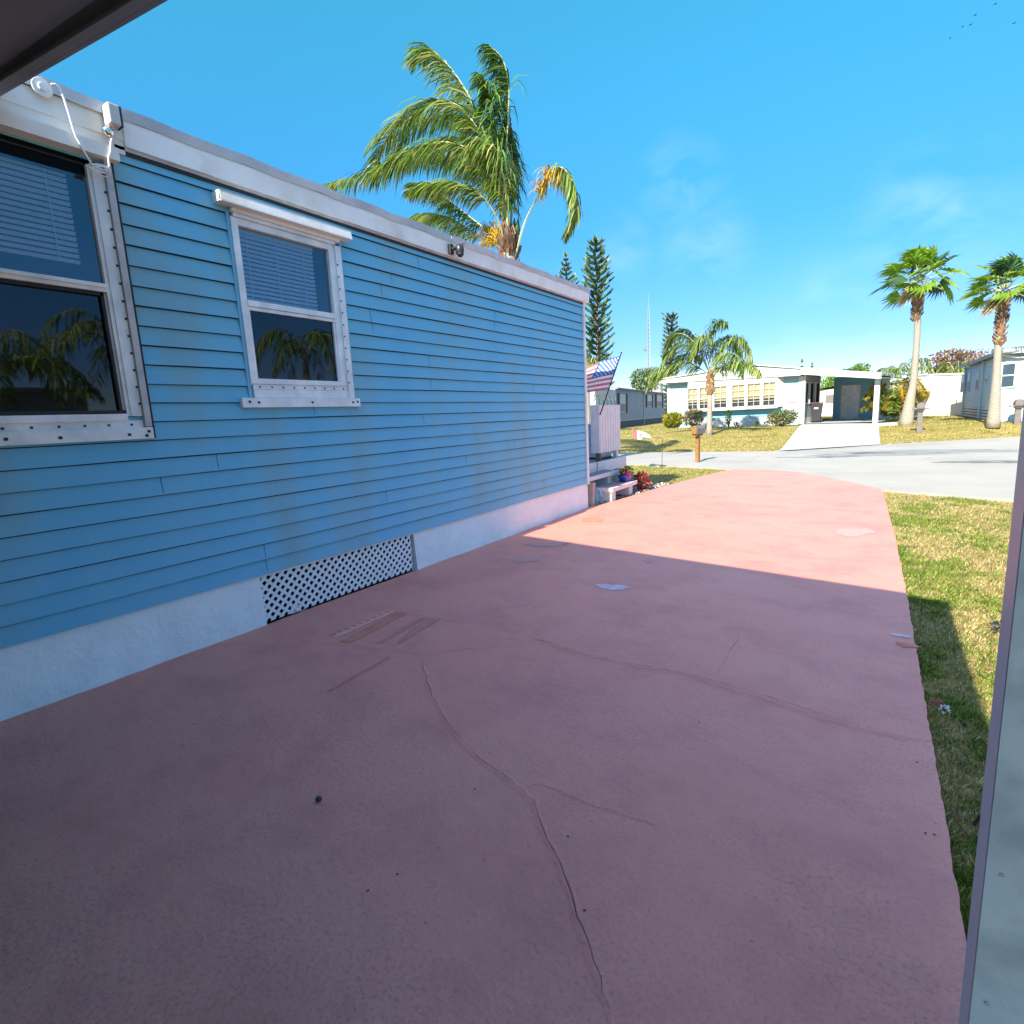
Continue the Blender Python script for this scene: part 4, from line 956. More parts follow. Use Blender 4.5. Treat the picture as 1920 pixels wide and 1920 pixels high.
for (s0, s1, k0, k1) in ((0, Lw, 0, .06), (0, Lw, h_-.06, h_), (0, .06, 0, h_), (Lw-.06, Lw, 0, h_), (0, Lw, h_*.48, h_*.48+.05)): b.obox(O+FU*s0+V((0, 0, k0)), FU*(s1-s0), FN*.05, V((0, 0, k1-k0)))
w_ = b.build('window', M['h2white'], lh)
b = MB(); b.obox(O+FN*.005, FU*Lw, FN*.02, V((0, 0, h_))); b.build('pane', mat('blue_reflecting_pane', (.04, .07, .10), .1, spec=.8), w_)

# ------------------------------------------------------------------ vegetation
def spline(P, n):
    out = []; P = [P[0]]+P+[P[-1]]
    segs = len(P)-3
    for i in range(segs):
        p0, p1, p2, p3 = P[i:i+4]
        k = max(2, int(n/segs))
        for j in range(k):
            t = j/k; t2 = t*t; t3 = t2*t
            out.append(.5*((2*p1)+(p2-p0)*t+(2*p0-5*p1+4*p2-p3)*t2+(3*p1-p0-3*p2+p3)*t3))
    out.append(P[-2]); return out
def frond(parent, ctrl, leaf, wind, mats, pick, wd=.022, start=.16, n=90, rr=.022, seed=1, droop=.5, per=2):
    leaf *= LEAFK
    r = random.Random(seed); P = spline(ctrl, n); k = len(P); b = MB()
    b.tube(P[::3]+[P[-1]] if (k-1) % 3 else P[::3], [rr*(1-.8*i/(k/3)) if i < k/3 else rr*.2 for i in range(len(P[::3])+(1 if (k-1) % 3 else 0))], 5, m=0)
    Z = V((0, 0, 1)); W = Vector(wind)
    for i in range(int(k*start), k):
        t = i/(k-1); T = (P[min(i+1, k-1)]-P[max(i-1, 0)]).normalized()
        S = T.cross(Z); S = S.normalized() if S.length > .05 else V((1, 0, 0)); U = S.cross(T)
        L0 = leaf*math.sin(math.pi*min(1, .22+.70*(t-start)/(1-start)))**.7
        for _ in range(per):
            for sg in (-1, 1):
                L = L0*r.uniform(.75, 1.15)
                d = (T*r.uniform(.35, .7)+S*sg*r.uniform(.45, .8)+U*r.uniform(-.1, .35)+W*r.uniform(.3, 1.15)-Z*droop*.35*r.random()+V((r.uniform(-.22, .22), r.uniform(-.22, .22), r.uniform(-.22, .22)))).normalized()
                d2 = (d+W*r.uniform(.3, .6)-Z*droop*r.uniform(.6, 1.2)).normalized(); d3 = (d2+W*.3-Z*droop*r.uniform(.6, 1.3)).normalized()
                p = P[i]+V((r.uniform(-.01, .01), r.uniform(-.01, .01), r.uniform(-.01, .01)))
                q = d.cross(Z+V((r.uniform(-.6, .6), r.uniform(-.6, .6), 0))); q = q.normalized() if q.length > .01 else S
                w = wd*r.uniform(.7, 1.2); p1 = p+d*L*.35; p2 = p1+d2*L*.35; p3 = p2+d3*L*.3; m_ = pick(t, r)
                nb = len(b.v)
                b.v += [tuple(x) for x in (p-q*w*.3, p+q*w*.3, p1-q*w*.5, p1+q*w*.5, p2-q*w*.4, p2+q*w*.4, p3)]
                b.f += [(nb, nb+1, nb+3, nb+2), (nb+2, nb+3, nb+5, nb+4), (nb+4, nb+5, nb+6)]; b.m += [m_]*3
    return b.build('frond', mats, parent)
LEAFK = 1.45
PM = [M['petiole'], M['leaf_a'], M['leaf_b'], M['leaf_s'], M['leaf_y']]
def pk_green(t, r): x = r.random(); return 1 if x < .42 else (2 if x < .64 else 3)
def pk_deep(t, r): x = r.random(); return 2 if x < .65 else 1
def pk_G(t, r): return (4 if (.22 < t < .56 and r.random() < .85) else pk_green(t, r))
def pk_low(t, r): return 3 if r.random() < .35 else (4 if r.random() < .25 else 1)
YP = 11.6
base1 = V((gy(955, 480, YP).x, YP, 0)); base1.z = zt(base1.x, YP)
qp = thing('queen_palm', 'tall windblown feather palm rising behind the blue house roof', 'palm', base1)
top = gy(955, 478, YP)
b = MB(); pts = [base1-V((0, 0, .1)), base1.lerp(top, .3), base1.lerp(top, .6), top-V((0, 0, .5)), top, top+V((-.02, 0, .5))]
b.tube(pts, [.20, .16, .15, .15, .17, .10], 14); b.build('trunk', M['bark'], qp, smooth_=True)
def C(*pts): return [gy(px, py, YP+dy) for px, py, dy in pts]
wind = V((-1, .1, -.05))
fr = [
 (C((955, 470, 0), (946, 395, .3), (934, 330, .7), (908, 280, 1.0), (868, 258, 1.3), (820, 262, 1.5), (785, 290, 1.6)), .6, V((-.9, .2, -.25)), pk_green, .34, .9),
 (C((955, 468, 0), (952, 400, -.2), (944, 330, -.5), (930, 280, -.7), (905, 262, -.8), (885, 275, -.8)), .5, V((-.7, .1, -.5)), pk_green, .3, 1.0),
 (C((952, 470, 0), (938, 380, 0), (925, 309, -.1), (906, 244, -.2), (884, 190, -.3), (857, 144, -.3), (826, 108, -.3), (800, 92, -.3), (775, 112, -.3)), .62, wind, pk_green, .40, .5),
 (C((958, 472, 0), (946, 400, 0), (949, 290, .1), (953, 212, .1), (953, 155, .1), (941, 109, .1), (915, 84, .1)), .60, V((-1, .1, -.35)), pk_deep, .34, .6),
 (C((952, 470, 0), (940, 370, 0), (922, 304, -.2), (887, 228, -.5), (844, 192, -.7), (790, 201, -.9), (742, 236, -1), (712, 285, -1), (704, 330, -1)), .66, wind, pk_green, .36, .7),
 (C((952, 470, 0), (940, 390, -.1), (920, 331, -.3), (887, 285, -.6), (830, 266, -.9), (776, 280, -1.1), (730, 308, -1.2), (668, 331, -1.3), (618, 346, -1.3)), .70, wind, pk_green, .34, .9),
 (C((950, 475, 0), (933, 445, 0), (898, 420, .1), (857, 388, .2), (830, 366, .3), (798, 346, .4), (770, 345, .4)), .5, wind, pk_deep, .40, .6),
 (C((948, 478, 0), (925, 460, .3), (880, 430, .6), (838, 406, .9), (803, 401, 1.1), (768, 412, 1.2)), .55, wind, pk_green, .38, .7),
 (C((966, 480, 0), (985, 415, 0), (1012, 363, 0), (1033, 322, .1), (1056, 316, .1), (1078, 350, .2), (1080, 400, .2), (1062, 440, .2)), .42, V((-.55, .1, -.3)), pk_G, .36, .8),
 (C((955, 470, 0), (945, 380, .2), (930, 300, .5), (895, 235, .8), (850, 215, 1.1), (800, 225, 1.3), (760, 255, 1.5), (735, 300, 1.5)), .62, wind, pk_deep, .36, .8),
 (C((955, 470, 0), (943, 400, .4), (920, 345, .8), (880, 305, 1.2), (825, 292, 1.5), (770, 300, 1.7), (715, 320, 1.8)), .62, wind, pk_deep, .36, 1.0),
 (C((956, 468, 0), (948, 380, -.1), (940, 290, -.2), (925, 215, -.3), (915, 165, -.4), (900, 140, -.4)), .55, V((-.5, .1, -.4)), pk_deep, .30, .8),
 (C((958, 470, 0), (958, 400, .3), (962, 330, .5), (958, 270, .6), (952, 235, .7)), .45, V((-.6, .1, -.5)), pk_deep, .34, .9),
 (C((950, 470, 0), (935, 415, -.3), (905, 370, -.7), (860, 345, -1.0), (810, 345, -1.2), (770, 360, -1.3)), .50, wind, pk_green, .45, .8)]
for i, (c, L, w, pkf, st_, dr_) in enumerate(fr): frond(qp, c, L, w, PM, pkf, .034, st_*.8, 125, .026, 10+i, dr_, 2)
b = MB(); rr_ = random.Random(3)
src = gy(940, 455, YP-.15)
for i in range(150):
    d = V((rr_.uniform(-.75, .05), rr_.uniform(-.3, .1), rr_.uniform(-.1, .75))); L = rr_.uniform(.5, .95)
    p1 = src+d*L*.8+V((-.05, 0, .08)); p2 = p1+V((d.x*.2-.03, 0, -rr_.uniform(.10, .28))); b.tube([src+d*.1, p1, p2], [.010, .009, .004], 4, cap=False)
b.build('seed_cluster', M['leaf_o'], qp)
b = MB(); leaves(b, top+V((0, 0, .05)), .17, .16, .5, 200, .30, (0, 0, 1), up=3.5, shell=.5); b.build('leaf_bases', [M['bark_dk'], M['bark_red']], qp)
b = MB()
for s, px in ((.5, 972), (.42, 965)): 
    a = gy(px-8, 455, YP+.1); c = gy(px, 408, YP+.1); b.tube([a, a.lerp(c, .5)+V((.03, 0, 0)), c], [.03, .075, .01], 8)
b.build('spathe', M['leaf_b'], qp, smooth_=True)

# second queen palm, in the front lawn across the street
bp = gt(1330, 816); YQ = bp.y
q2 = thing('queen_palm', 'smaller feather palm on the lawn in front of the bungalow bow window', 'palm', bp)
t1 = gy(1332, 705, YQ)
b = MB(); b.tube([bp-V((0, 0, .1)), bp+V((0, 0, .3)), bp.lerp(gy(1331, 740, YQ), .7), gy(1331, 738, YQ)], [.17, .13, .115, .11], 14); b.build('trunk', M['bark'], q2, smooth_=True)
b = MB(); b.tube([gy(1331, 740, YQ), gy(1332, 722, YQ), t1, gy(1334, 694, YQ)], [.14, .19, .14, .06], 12)
for i in range(90):
    a = R_.uniform(0, 6.28); z = R_.random(); c = gy(1331, 738, YQ).lerp(t1, z); r0 = .14; n_ = V((math.cos(a), math.sin(a), 0)); b.obox(c+n_*r0-V((0, 0, .03)), n_*.05+V((0, 0, .12)), V((-n_.y, n_.x, 0))*.08, V((0, 0, .03)), R_.choice((0, 1)))
b.build('trunk_boots', [M['bark_red'], M['fan_dry']], q2)
def C2(*pts): return [gy(px, py, YQ+dy) for px, py, dy in pts]
f2 = [(C2((1330, 700, 0), (1318, 668, 0), (1300, 648, -.3), (1270, 650, -.5), (1240, 688, -.7), (1216, 728, -.8)), pk_green),
 (C2((1329, 698, 0), (1310, 655, .2), (1288, 630, .4), (1265, 626, .6), (1252, 648, .6), (1247, 672, .6)), pk_green),
 (C2((1334, 698, 0), (1337, 660, 0), (1339, 628, 0), (1348, 602, 0), (1362, 604, 0)), pk_deep),
 (C2((1336, 698, 0), (1348, 668, .2), (1366, 645, .4), (1388, 632, .5), (1405, 652, .5), (1410, 680, .5)), pk_green),
 (C2((1337, 700, 0), (1350, 690, -.2), (1370, 680, -.5), (1402, 678, -.8), (1424, 698, -.9)), pk_green),
 (C2((1328, 702, 0), (1312, 690, -.3), (1288, 678, -.6), (1256, 688, -.9), (1232, 715, -1)), pk_green),
 (C2((1332, 698, 0), (1322, 660, .3), (1308, 635, .6), (1288, 618, .8), (1270, 622, 1)), pk_deep),
 (C2((1330, 700, 0), (1315, 672, .4), (1296, 662, .9), (1272, 670, 1.3), (1258, 695, 1.5)), pk_deep),
 (C2((1336, 698, 0), (1346, 655, .5), (1360, 632, 1), (1378, 636, 1.3), (1390, 660, 1.4)), pk_deep),
 (C2((1333, 698, 0), (1330, 650, -.4), (1322, 630, -.8), (1308, 640, -1.2), (1300, 668, -1.3)), pk_green),
 (C2((1335, 700, 0), (1352, 672, -.5), (1370, 662, -1), (1386, 672, -1.3), (1392, 700, -1.4)), pk_green)]
for i, (c, pkf) in enumerate(f2): frond(q2, c, .62, V((-.5, .1, -.25)), PM, pkf, .045, .20, 60, .022, 40+i, .9)

# fan palms
def fan_leaf(b, base, dirv, pet, R0, rnd, m, mp=0, fold=.25):
    D = Vector(dirv).normalized(); Z = V((0, 0, 1)); hub = base+D*pet
    b.tube([base, base+D*pet*.5+Z*.04, hub], [.025, .018, .014], 4, m=mp, cap=False)
    B = D.cross(Z); B = B.normalized() if B.length > .1 else V((1, 0, 0)); N = B.cross(D).normalized()
    roll = rnd.uniform(-.5, .5); B2, N2_ = B*math.cos(roll)+N*math.sin(roll), N*math.cos(roll)-B*math.sin(roll)
    D2 = (D+V((-.35, 0, -.25-.1*rnd.random()))).normalized(); ns = 26; mid = []
    for i in range(ns+1):
        a = rad(-125+250*i/ns); dd = (D2*math.cos(a)+B2*math.sin(a)+N2_*(abs(math.sin(a))*fold)).normalized(); mid.append(hub+dd*R0*.55+N2_*(.03 if i % 2 else -.03))
    for i in range(ns):
        a = rad(-125+250*(i+.5)/ns); dd = (D2*math.cos(a)+B2*math.sin(a)+N2_*(abs(math.sin(a))*fold)).normalized()
        RR = R0*(.8+.2*math.cos(a))*rnd.uniform(.9, 1.1); tip = hub+dd*RR+V((-.10*RR, 0, -.22*RR*rnd.uniform(.6, 1.4)))
        b.poly([hub, mid[i], mid[i+1]], m); b.poly([mid[i], tip, mid[i+1]], m)
def fan_palm(label, ctr, r_tr, crown, nl, seed, leafR=.85, boots=(.0, 1.0), red=None):
    rnd = random.Random(seed); base = ctr[0]
    t = thing('fan_palm', label, 'palm', base, 'tall fan palms on the lawn at right')
    b = MB(); P = spline(ctr, 20); P[0] = P[0]-V((0, 0, .1)); k = len(P); b.tube(P, [r_tr[1]+(r_tr[0]-r_tr[1])*(1-i/(k*.45))**1.6 if i < k*.45 else r_tr[1]+(r_tr[2]-r_tr[1])*(i/k-.45)/.55 for i in range(k)], 16); b.build('trunk', M['bark'], t, smooth_=True)
    b = MB(); lo, hi = red; n = 150
    b.tube([lo, lo.lerp(hi, .5), hi], [r_tr[2]*1.15, r_tr[2]*1.6, r_tr[2]*1.3], 12)
    for i in range(n):
        z = rnd.random(); a = rnd.uniform(0, 6.28); c = lo.lerp(hi, z); nn = V((math.cos(a), math.sin(a), 0)); r0 = r_tr[2]*1.2
        b.obox(c+nn*r0, nn*.10+V((0, 0, .13)), V((-nn.y, nn.x, 0))*.07, V((0, 0, .035)), rnd.choice((0, 0, 1, 2)))
    b.build('boots', [M['bark_red'], M['bark_dk'], M['fan_dry']], t)
    for i in range(nl):
        a = i*2.399+rnd.uniform(-.2, .2); el = rad(-28+115*(i/nl)**.9+rnd.uniform(-6, 6)); d = V((math.cos(a)*math.cos(el), math.sin(a)*math.cos(el), math.sin(el)))
        b = MB(); fan_leaf(b, crown+d*.1, d, rnd.uniform(.75, 1.05)*leafR/.85, leafR*rnd.uniform(.85, 1.1), rnd, 1, 0); m_ = M['fan_l'] if rnd.random() < .62 else M['fan_d']
        b.build('fan_leaf', [M['petiole'], m_], t)
    b = MB()
    for i in range(4):
        d = V((-.45-.1*i, -.6+.3*i, -.9)); fan_leaf(b, crown-V((0, 0, .1)), d, .35, leafR*.8, rnd, 0, 0)
    b.build('dead_leaf', M['fan_dry'], t)
c0 = gt(1699, 797); Y1 = c0.y
fan_palm('left fan palm with a curved grey trunk and shaggy red boots, beside the carport', [c0, gy(1706, 752, Y1), gy(1712, 722, Y1), gy(1715, 690, Y1), gy(1719, 638, Y1), gy(1722, 555, Y1)], (.28, .135, .11), gy(1724, 528, Y1), 26, 5, .80, red=(gy(1718, 602, Y1), gy(1722, 545, Y1)))
Y2 = 27.2; c0 = gy(1862, 797, Y2)
fan_palm('right fan palm with orange-brown upper trunk, in front of the light blue house', [c0, gy(1866, 745, Y2), gy(1869, 690, Y2), gy(1872, 640, Y2), gy(1876, 600, Y2), gy(1882, 565, Y2)], (.225, .115, .09), gy(1884, 545, Y2), 22, 9, .64, red=(gy(1872, 650, Y2), gy(1883, 560, Y2)))

# Norfolk pines
def norfolk(label, base, ht, rmax, seed, crown_lo=.0, col='pine', step=.42, prof=None):
    rnd = random.Random(seed); t = thing('norfolk_pine', label, 'pine tree', base, 'norfolk island pines behind the houses')
    b = MB(); b.tube([base-V((0, 0, .2)), base+V((0, 0, ht*.5)), base+V((0, 0, ht*.98))], [.22, .14, .03], 8); b.build('trunk', M['bark_dk'], t)
    b = MB(); z = ht*crown_lo+.5
    while z < ht:
        f = z/ht; R0 = rmax*(prof(f) if prof else min(1, (1-f)*2.2+.12)); nb = 7
        a0 = rnd.uniform(0, 6.28)
        for k in range(nb):
            a = a0+k*6.283/nb+rnd.uniform(-.15, .15); L = R0*rnd.uniform(.75, 1.12); d = V((math.cos(a), math.sin(a), 0)); s = V((-d.y, d.x, 0))
            c = base+V((0, 0, z)); P = [c+d*L*u_+V((0, 0, L*(.10*u_+.42*u_*u_))) for u_ in (0, .2, .4, .6, .8, 1)]
            for i in range(1, 6):
                p, q = P[i-1], P[i]; w = .085; e = (q-p).normalized(); n_ = e.cross(s).normalized(); m_ = rnd.choice((0, 1))
                b.poly([p-s*w, p+s*w, q+s*w, q-s*w], m_); b.poly([p-n_*w, p+n_*w, q+n_*w, q-n_*w], m_)
                if i > 1:
                    for sg in (-1, 1):
                        tip = q+s*sg*L*.20*rnd.uniform(.6, 1.2)+d*L*.14+V((0, 0, L*.10)); b.poly([p-n_*.06, p+n_*.06, tip+n_*.05, tip-n_*.05], m_); b.poly([p-e*.06, p+e*.06, tip+e*.05, tip-e*.05], m_)
        z += step*rnd.uniform(.85, 1.15)
    for i in range(10): a = i*.63; b.poly([base+V((0, 0, ht-.5)), base+V((.25*math.cos(a), .25*math.sin(a), ht-.1)), base+V((.05*math.cos(a), .05*math.sin(a), ht+.35))], 1)
    b.build('foliage', [M['pine'], M['pine_pale']], t)
def atd(px, py, d):
    r = ray(px, py); k = d/math.hypot(r.x, r.y); return CAM+r*k
def pine_at(px, topy, d, rpx, label, seed, **k):
    p = atd(px, topy, d); base = V((p.x, p.y, zt(p.x, p.y))); norfolk(label, base, p.z-base.z-.3, rpx/F*d*.95, seed, **k)
pine_at(1116, 440, 46, 27, 'tallest norfolk pine standing right behind the blue house corner', 1, prof=lambda f: (1.0 if f < .78 else .5+.5*max(0, (1-f)/.22)), step=.46)
pine_at(1060, 470, 62, 19, 'pointed pale norfolk pine showing only its tip above the blue house roof', 2, prof=lambda f: min(1, (1-f)*5+.1), step=.5)
pine_at(1258, 588, 66, 16, 'pale norfolk pine behind the feather palm on the lawn', 3, prof=lambda f: (1 if f < .85 else .8), step=.45)
pine_at(1504, 672, 110, 8, 'left of two tiny norfolk pine tops above the white carport', 4, step=.9)
pine_at(1523, 678, 110, 9, 'right of two tiny norfolk pine tops above the white carport', 6, step=.9)

def bush(name, label, cat, c, rx, ry, rz_, n, s, mats, group=None, stems=True, seed=1, clumps=7):
    rnd = random.Random(seed); t = thing(name, label, cat, c, group)
    if stems:
        b = MB()
        for i in range(6): a = i*1.05; b.tube([c-V((0, 0, .05)), c+V((rx*.5*math.cos(a), ry*.5*math.sin(a), rz_*.9))], [.03, .012], 5)
        b.build('stems', M['bark_dk'], t)
    b = MB(); ce = c+V((0, 0, rz_))
    leaves(b, ce, rx*.8, ry*.8, rz_*.8, n//2, s, tuple(range(len(mats))), rnd, .55)
    for i in range(clumps):
        d = V((rnd.uniform(-1, 1), rnd.uniform(-1, 1), rnd.uniform(-.6, 1))); d.normalize()
        leaves(b, ce+V((d.x*rx*.6, d.y*ry*.6, d.z*rz_*.6)), rx*.42, ry*.42, rz_*.42, n//(2*clumps), s, (rnd.randrange(len(mats)), rnd.randrange(len(mats))), rnd, .5)
    b.build('foliage', mats, t); return t
def pb(px, py, k=1.0): return gt(px, py)
c = atd(1262, 806, 36.6); c.z = zt(c.x, c.y)
bush('shrub', 'rounded yellow-green shrub at the left corner of the bungalow', 'shrub', c, .72, .72, .52, 2600, .13, [M['bush_y'], M['bush_y'], M['bush_g']], seed=2)
c = atd(1300, 805, 34.2); c.z = zt(c.x, c.y)
bush('shrub', 'dull brown-green open shrub under the left end of the bow window', 'shrub', c, .66, .6, .58, 1300, .12, [M['bush_o'], M['bush_g'], M['brownleaf']], seed=3)
c = atd(1366, 802, 32.9); c.z = zt(c.x, c.y)
bush('shrub', 'slender dark upright plant in front of the white brick skirt', 'plant', c, .16, .16, .55, 260, .10, [M['bush_g'], M['leaf_b']], seed=4)
c = atd(1465, 800, 32.0); c.z = zt(c.x, c.y)
bush('shrub', 'low sprawling twiggy green-brown shrub at the right end of the bow window', 'shrub', c, .85, .6, .42, 1300, .12, [M['bush_g'], M['bush_o'], M['bush_o']], seed=5)
for i, (px, lab) in enumerate(((1381, 'small brown tuft right of the slender dark plant'), (1418, 'tiny dark weed at the middle of the white brick skirt'), (1438, 'small dark seedling left of the sprawling shrub'))):
    c = atd(px, 801, 32.4); c.z = zt(c.x, c.y); bush('weed', lab, 'plant', c, .16, .14, .15, 120, .09, [M['brownleaf'], M['bush_g']], seed=30+i, stems=False, clumps=3)
# golden areca palm clump
c = atd(1672, 797, 33.6); c.z = zt(c.x, c.y)
ap = thing('areca_palm', 'bushy golden yellow areca palm clump between carport and leaning fan palm', 'palm', c)
pks = [lambda t, r: 4 if r.random() < .75 else 1, lambda t, r: 4 if r.random() < .5 else 3, pk_green]
rnd = random.Random(8)
for i in range(40):
    a = rnd.uniform(0, 6.28); L = rnd.uniform(.5, 1.35); up = rnd.uniform(.8, 2.0); d = V((math.cos(a), math.sin(a), 0)); s = c+d*rnd.uniform(.1, .35)
    frond(ap, [s, s+d*L*.15+V((0, 0, up*.5)), s+d*L*.5+V((0, 0, up)), s+d*L*.85+V((0, 0, up*.75)), s+d*L+V((0, 0, up*.62))], .26, V((-.05, 0, .1)), PM, pks[i % 3], .045, .15, 44, .012, 60+i, .15, per=2)
b = MB(); a = gt(1645, 799); p2_ = gt(1682, 797)
b.obox(V((a.x, a.y, zt(a.x, a.y)-.02)), V((p2_.x-a.x, p2_.y-a.y, 0)), (0, .12, 0), (0, 0, .16)); tag(b.build('garden_edging', M['h2white'], origin=a), 'low white edging wall in front of the golden areca palm', 'edging')

# trees and palms far behind
def far_tree(name, label, px, py, d, rx, rz_, n, s, mats, seed, cat='tree', zc=None, bare=False):
    rnd = random.Random(seed); p = atd(px, py, d); base = V((p.x, p.y, zt(p.x, p.y))); t = thing(name, label, cat, base); ce = p
    b = MB(); hub = V((p.x, p.y, ce.z-rz_*.7)); b.tube([base-V((0, 0, .1)), hub], [.22, .14], 8)
    for i in range(14 if bare else 8):
        a = rnd.uniform(0, 6.28); e = ce+V((math.cos(a)*rx*rnd.uniform(.5, .95), math.sin(a)*rx*rnd.uniform(.5, .95), rz_*rnd.uniform(-.2, .9))); m1 = hub.lerp(e, .5)+V((0, 0, .2)); b.tube([hub, m1, e], [.08, .045, .015], 5)
        for _ in range(6 if bare else 0): q = m1.lerp(e, rnd.random()); b.tube([q, q+V((rnd.uniform(-.7, .7), rnd.uniform(-.7, .7), rnd.uniform(0, .6)))], [.02, .008], 4)
    b.build('trunk', M['bark_dk'], t)
    b = MB()
    for i in range(14):
        dd = V((rnd.uniform(-1, 1), rnd.uniform(-1, 1), rnd.uniform(-.7, 1))); leaves(b, ce+V((dd.x*rx*.6, dd.y*rx*.6, dd.z*rz_*.55)), rx*.38, rx*.38, rz_*.42, n//14, s, (rnd.randrange(len(mats)),)*2+(0,), rnd, .4)
    b.build('crown', mats, t)
far_tree('bare_tree', 'reddish brown nearly bare tree behind the cream house', 1800, 692, 62, 3.6, 1.7, 2600, .28, [M['brownleaf'], M['brownleaf'], M['bush_o']], 11, bare=True)
far_tree('green_tree', 'grey-green tree above the grey mobile home roof', 1212, 715, 75, 2.2, 2.2, 2600, .35, [M['pine_pale'], M['bush_g'], M['leaf_s']], 12)
far_tree('green_tree', 'low green treetop over the middle of the white carport roof', 1590, 700, 80, 2.6, 1.0, 1400, .35, [M['bush_g'], M['leaf_a']], 13)
far_tree('green_tree', 'bright green tree seen through the open carport side', 1549, 735, 60, 1.6, 1.4, 1500, .3, [M['leaf_a'], M['fan_l']], 14)
def small_queen(label, px, py, d, L, seed):
    rnd = random.Random(seed); tp_ = atd(px, py, d); base = V((tp_.x, tp_.y, zt(tp_.x, tp_.y))); t = thing('feather_palm', label, 'palm', base)
    b = MB(); b.tube([base-V((0, 0, .1)), tp_], [.2, .14], 8); b.build('trunk', M['bark'], t)
    for i in range(11):
        a = i*2.4; up = rnd.uniform(.3, 1.1); dd = V((math.cos(a), math.sin(a), 0)); s = tp_
        frond(t, [s, s+dd*L*.3+V((0, 0, up)), s+dd*L*.7+V((0, 0, up*.9)), s+dd*L+V((0, 0, up*.1-.3))], .5, V((-.2, 0, -.2)), PM, pk_green, .06, .2, 24, .03, seed*50+i, .8, per=1)
small_queen('small green palm top behind the grey mobile home, left of the lawn palm', 1240, 712, 62, 1.9, 21)
small_queen('yellow-green palm crown peeking over the roof left of the cream house', 1704, 700, 56, 1.7, 22)
small_queen('green palm crown peeking between the cream and light blue houses', 1790, 705, 58, 1.5, 23)
small_queen('green palm crown just behind the end of the white carport roof', 1663, 708, 70, 1.3, 24)
small_queen('yellowish palm behind the flag at the blue house corner', 1100, 700, 34, 1.3, 25)
# white house behind the carport gap
p = atd(1552, 770, 56); t = thing('white_house', 'small white house glimpsed through the open carport', 'house', V((p.x, p.y, .4)))
b = MB(); b.box(p.x-.9, p.x+2.6, p.y, p.y+5, .3, 2.7); b.build('wall', M['h2white'], t)
b = MB(); b.poly([(p.x-1.1, p.y-.3, 2.7), (p.x+2.8, p.y-.3, 3.3), (p.x+2.8, p.y+5, 3.3), (p.x-1.1, p.y+5, 2.7)]); b.build('roof', M['h2white'], t)
b = MB(); b.box(p.x-.2, p.x+.4, p.y-.02, p.y-.005, 1.5, 2.2); b.build('window', M['boxgrey'], t)

# radio tower
p = atd(1216, 575, 190); base = V((p.x, p.y, .4)); hgt = p.z-.4
t = thing('radio_tower', 'thin pale lattice radio tower on the horizon', 'tower', base)
b = MB(); n = 26
def tw(z): return .95*(1-.75*z/hgt)
cor = lambda z, k: base+V((tw(z)*math.cos(k*2.094), tw(z)*math.sin(k*2.094), z))
for k in range(3): b.tube([cor(0, k), cor(hgt, k)], [.09, .06], 4)
for i in range(n):
    z0, z1 = hgt*i/n, hgt*(i+1)/n
    for k in range(3): b.tube([cor(z0, k), cor(z1, (k+1) % 3)], .05, 3); b.tube([cor(z1, k), cor(z1, (k+1) % 3)], .05, 3)
b.tube([base+V((0, 0, hgt)), base+V((0, 0, hgt+4))], .05, 4); b.build('mast', M['tower'], t)
for z in (.42, .62):
    b = MB(); b.tube([base+V((-1.0, 0, hgt*z-.4)), base+V((-1.6, 0, hgt*z+.4))], .35, 8); b.build('antenna_dish', M['boxgrey'], t)

# birds
BD_ = [(1867, 7, 'highest of the six dark birds in the sky'), (1829, 28, 'second highest bird of the left-hand line in the sky'), (1820, 46, 'middle bird of the left-hand line in the sky'), (1805, 50, 'faint bird just left of the middle one in the sky'), (1782, 71, 'lowest bird, at the left end of the line in the sky'), (1902, 43, 'lone bird far right in the sky')]
for i, (px, py, lab) in enumerate(BD_):
    c = atd(px, py, 75); t = thing('bird', lab, 'bird', c, 'birds flying high at the top right')
    s = .20 if i in (3, 4) else .27; D = (xr*0+V((.75, .4, .55))).normalized(); W_ = V((-.4, .8, .25)).normalized(); U_ = D.cross(W_)
    b = MB(); b.tube([c-D*s*.5, c-D*s*.2, c+D*s*.25, c+D*s*.5], [.01, .05, .055, .01], 6); b.build('body', M['bird'], t)
    for sg in (-1, 1): b = MB(); b.poly([c+D*s*.2, c+W_*sg*s*1.0+U_*s*.3+D*s*.1, c+W_*sg*s*1.2+U_*s*.2-D*s*.2, c-D*s*.1]); b.build('wing', M['bird'], t)

# small litter
p = gz(598, 1501, .004)
b = MB(); b.lathe(p, [(.004, 0), (.011, .003), (.013, .009), (.008, .016), (.002, .018)], 9, sx=1.1); tag(b.build('nut_shell', M['black'], origin=p, smooth_=True), 'small black nut lying alone on the shaded pink driveway', 'nut')
def crumple(name, label, cat, px, py, r, m, seed):
    p = gz(px, py, -.02); rnd = random.Random(seed); b = MB(); leaves(b, p+V((0, 0, .01)), r, r*.7, .015, 26, r*.9, rnd=rnd); tag(b.build(name, m, origin=p), label, cat)
crumple('wrapper', 'crumpled red wrapper in the shaded grass by the driveway', 'litter', 1756, 1321, .022, M['red'], 1)
crumple('wrapper', 'white and silver wrapper beside the red one in the grass', 'litter', 1770, 1333, .017, M['fwhite'], 2)
crumple('dry_leaf', 'single dark curled leaf on the sunny grass', 'leaf', 1880, 1177, .05, M['black'], 3)
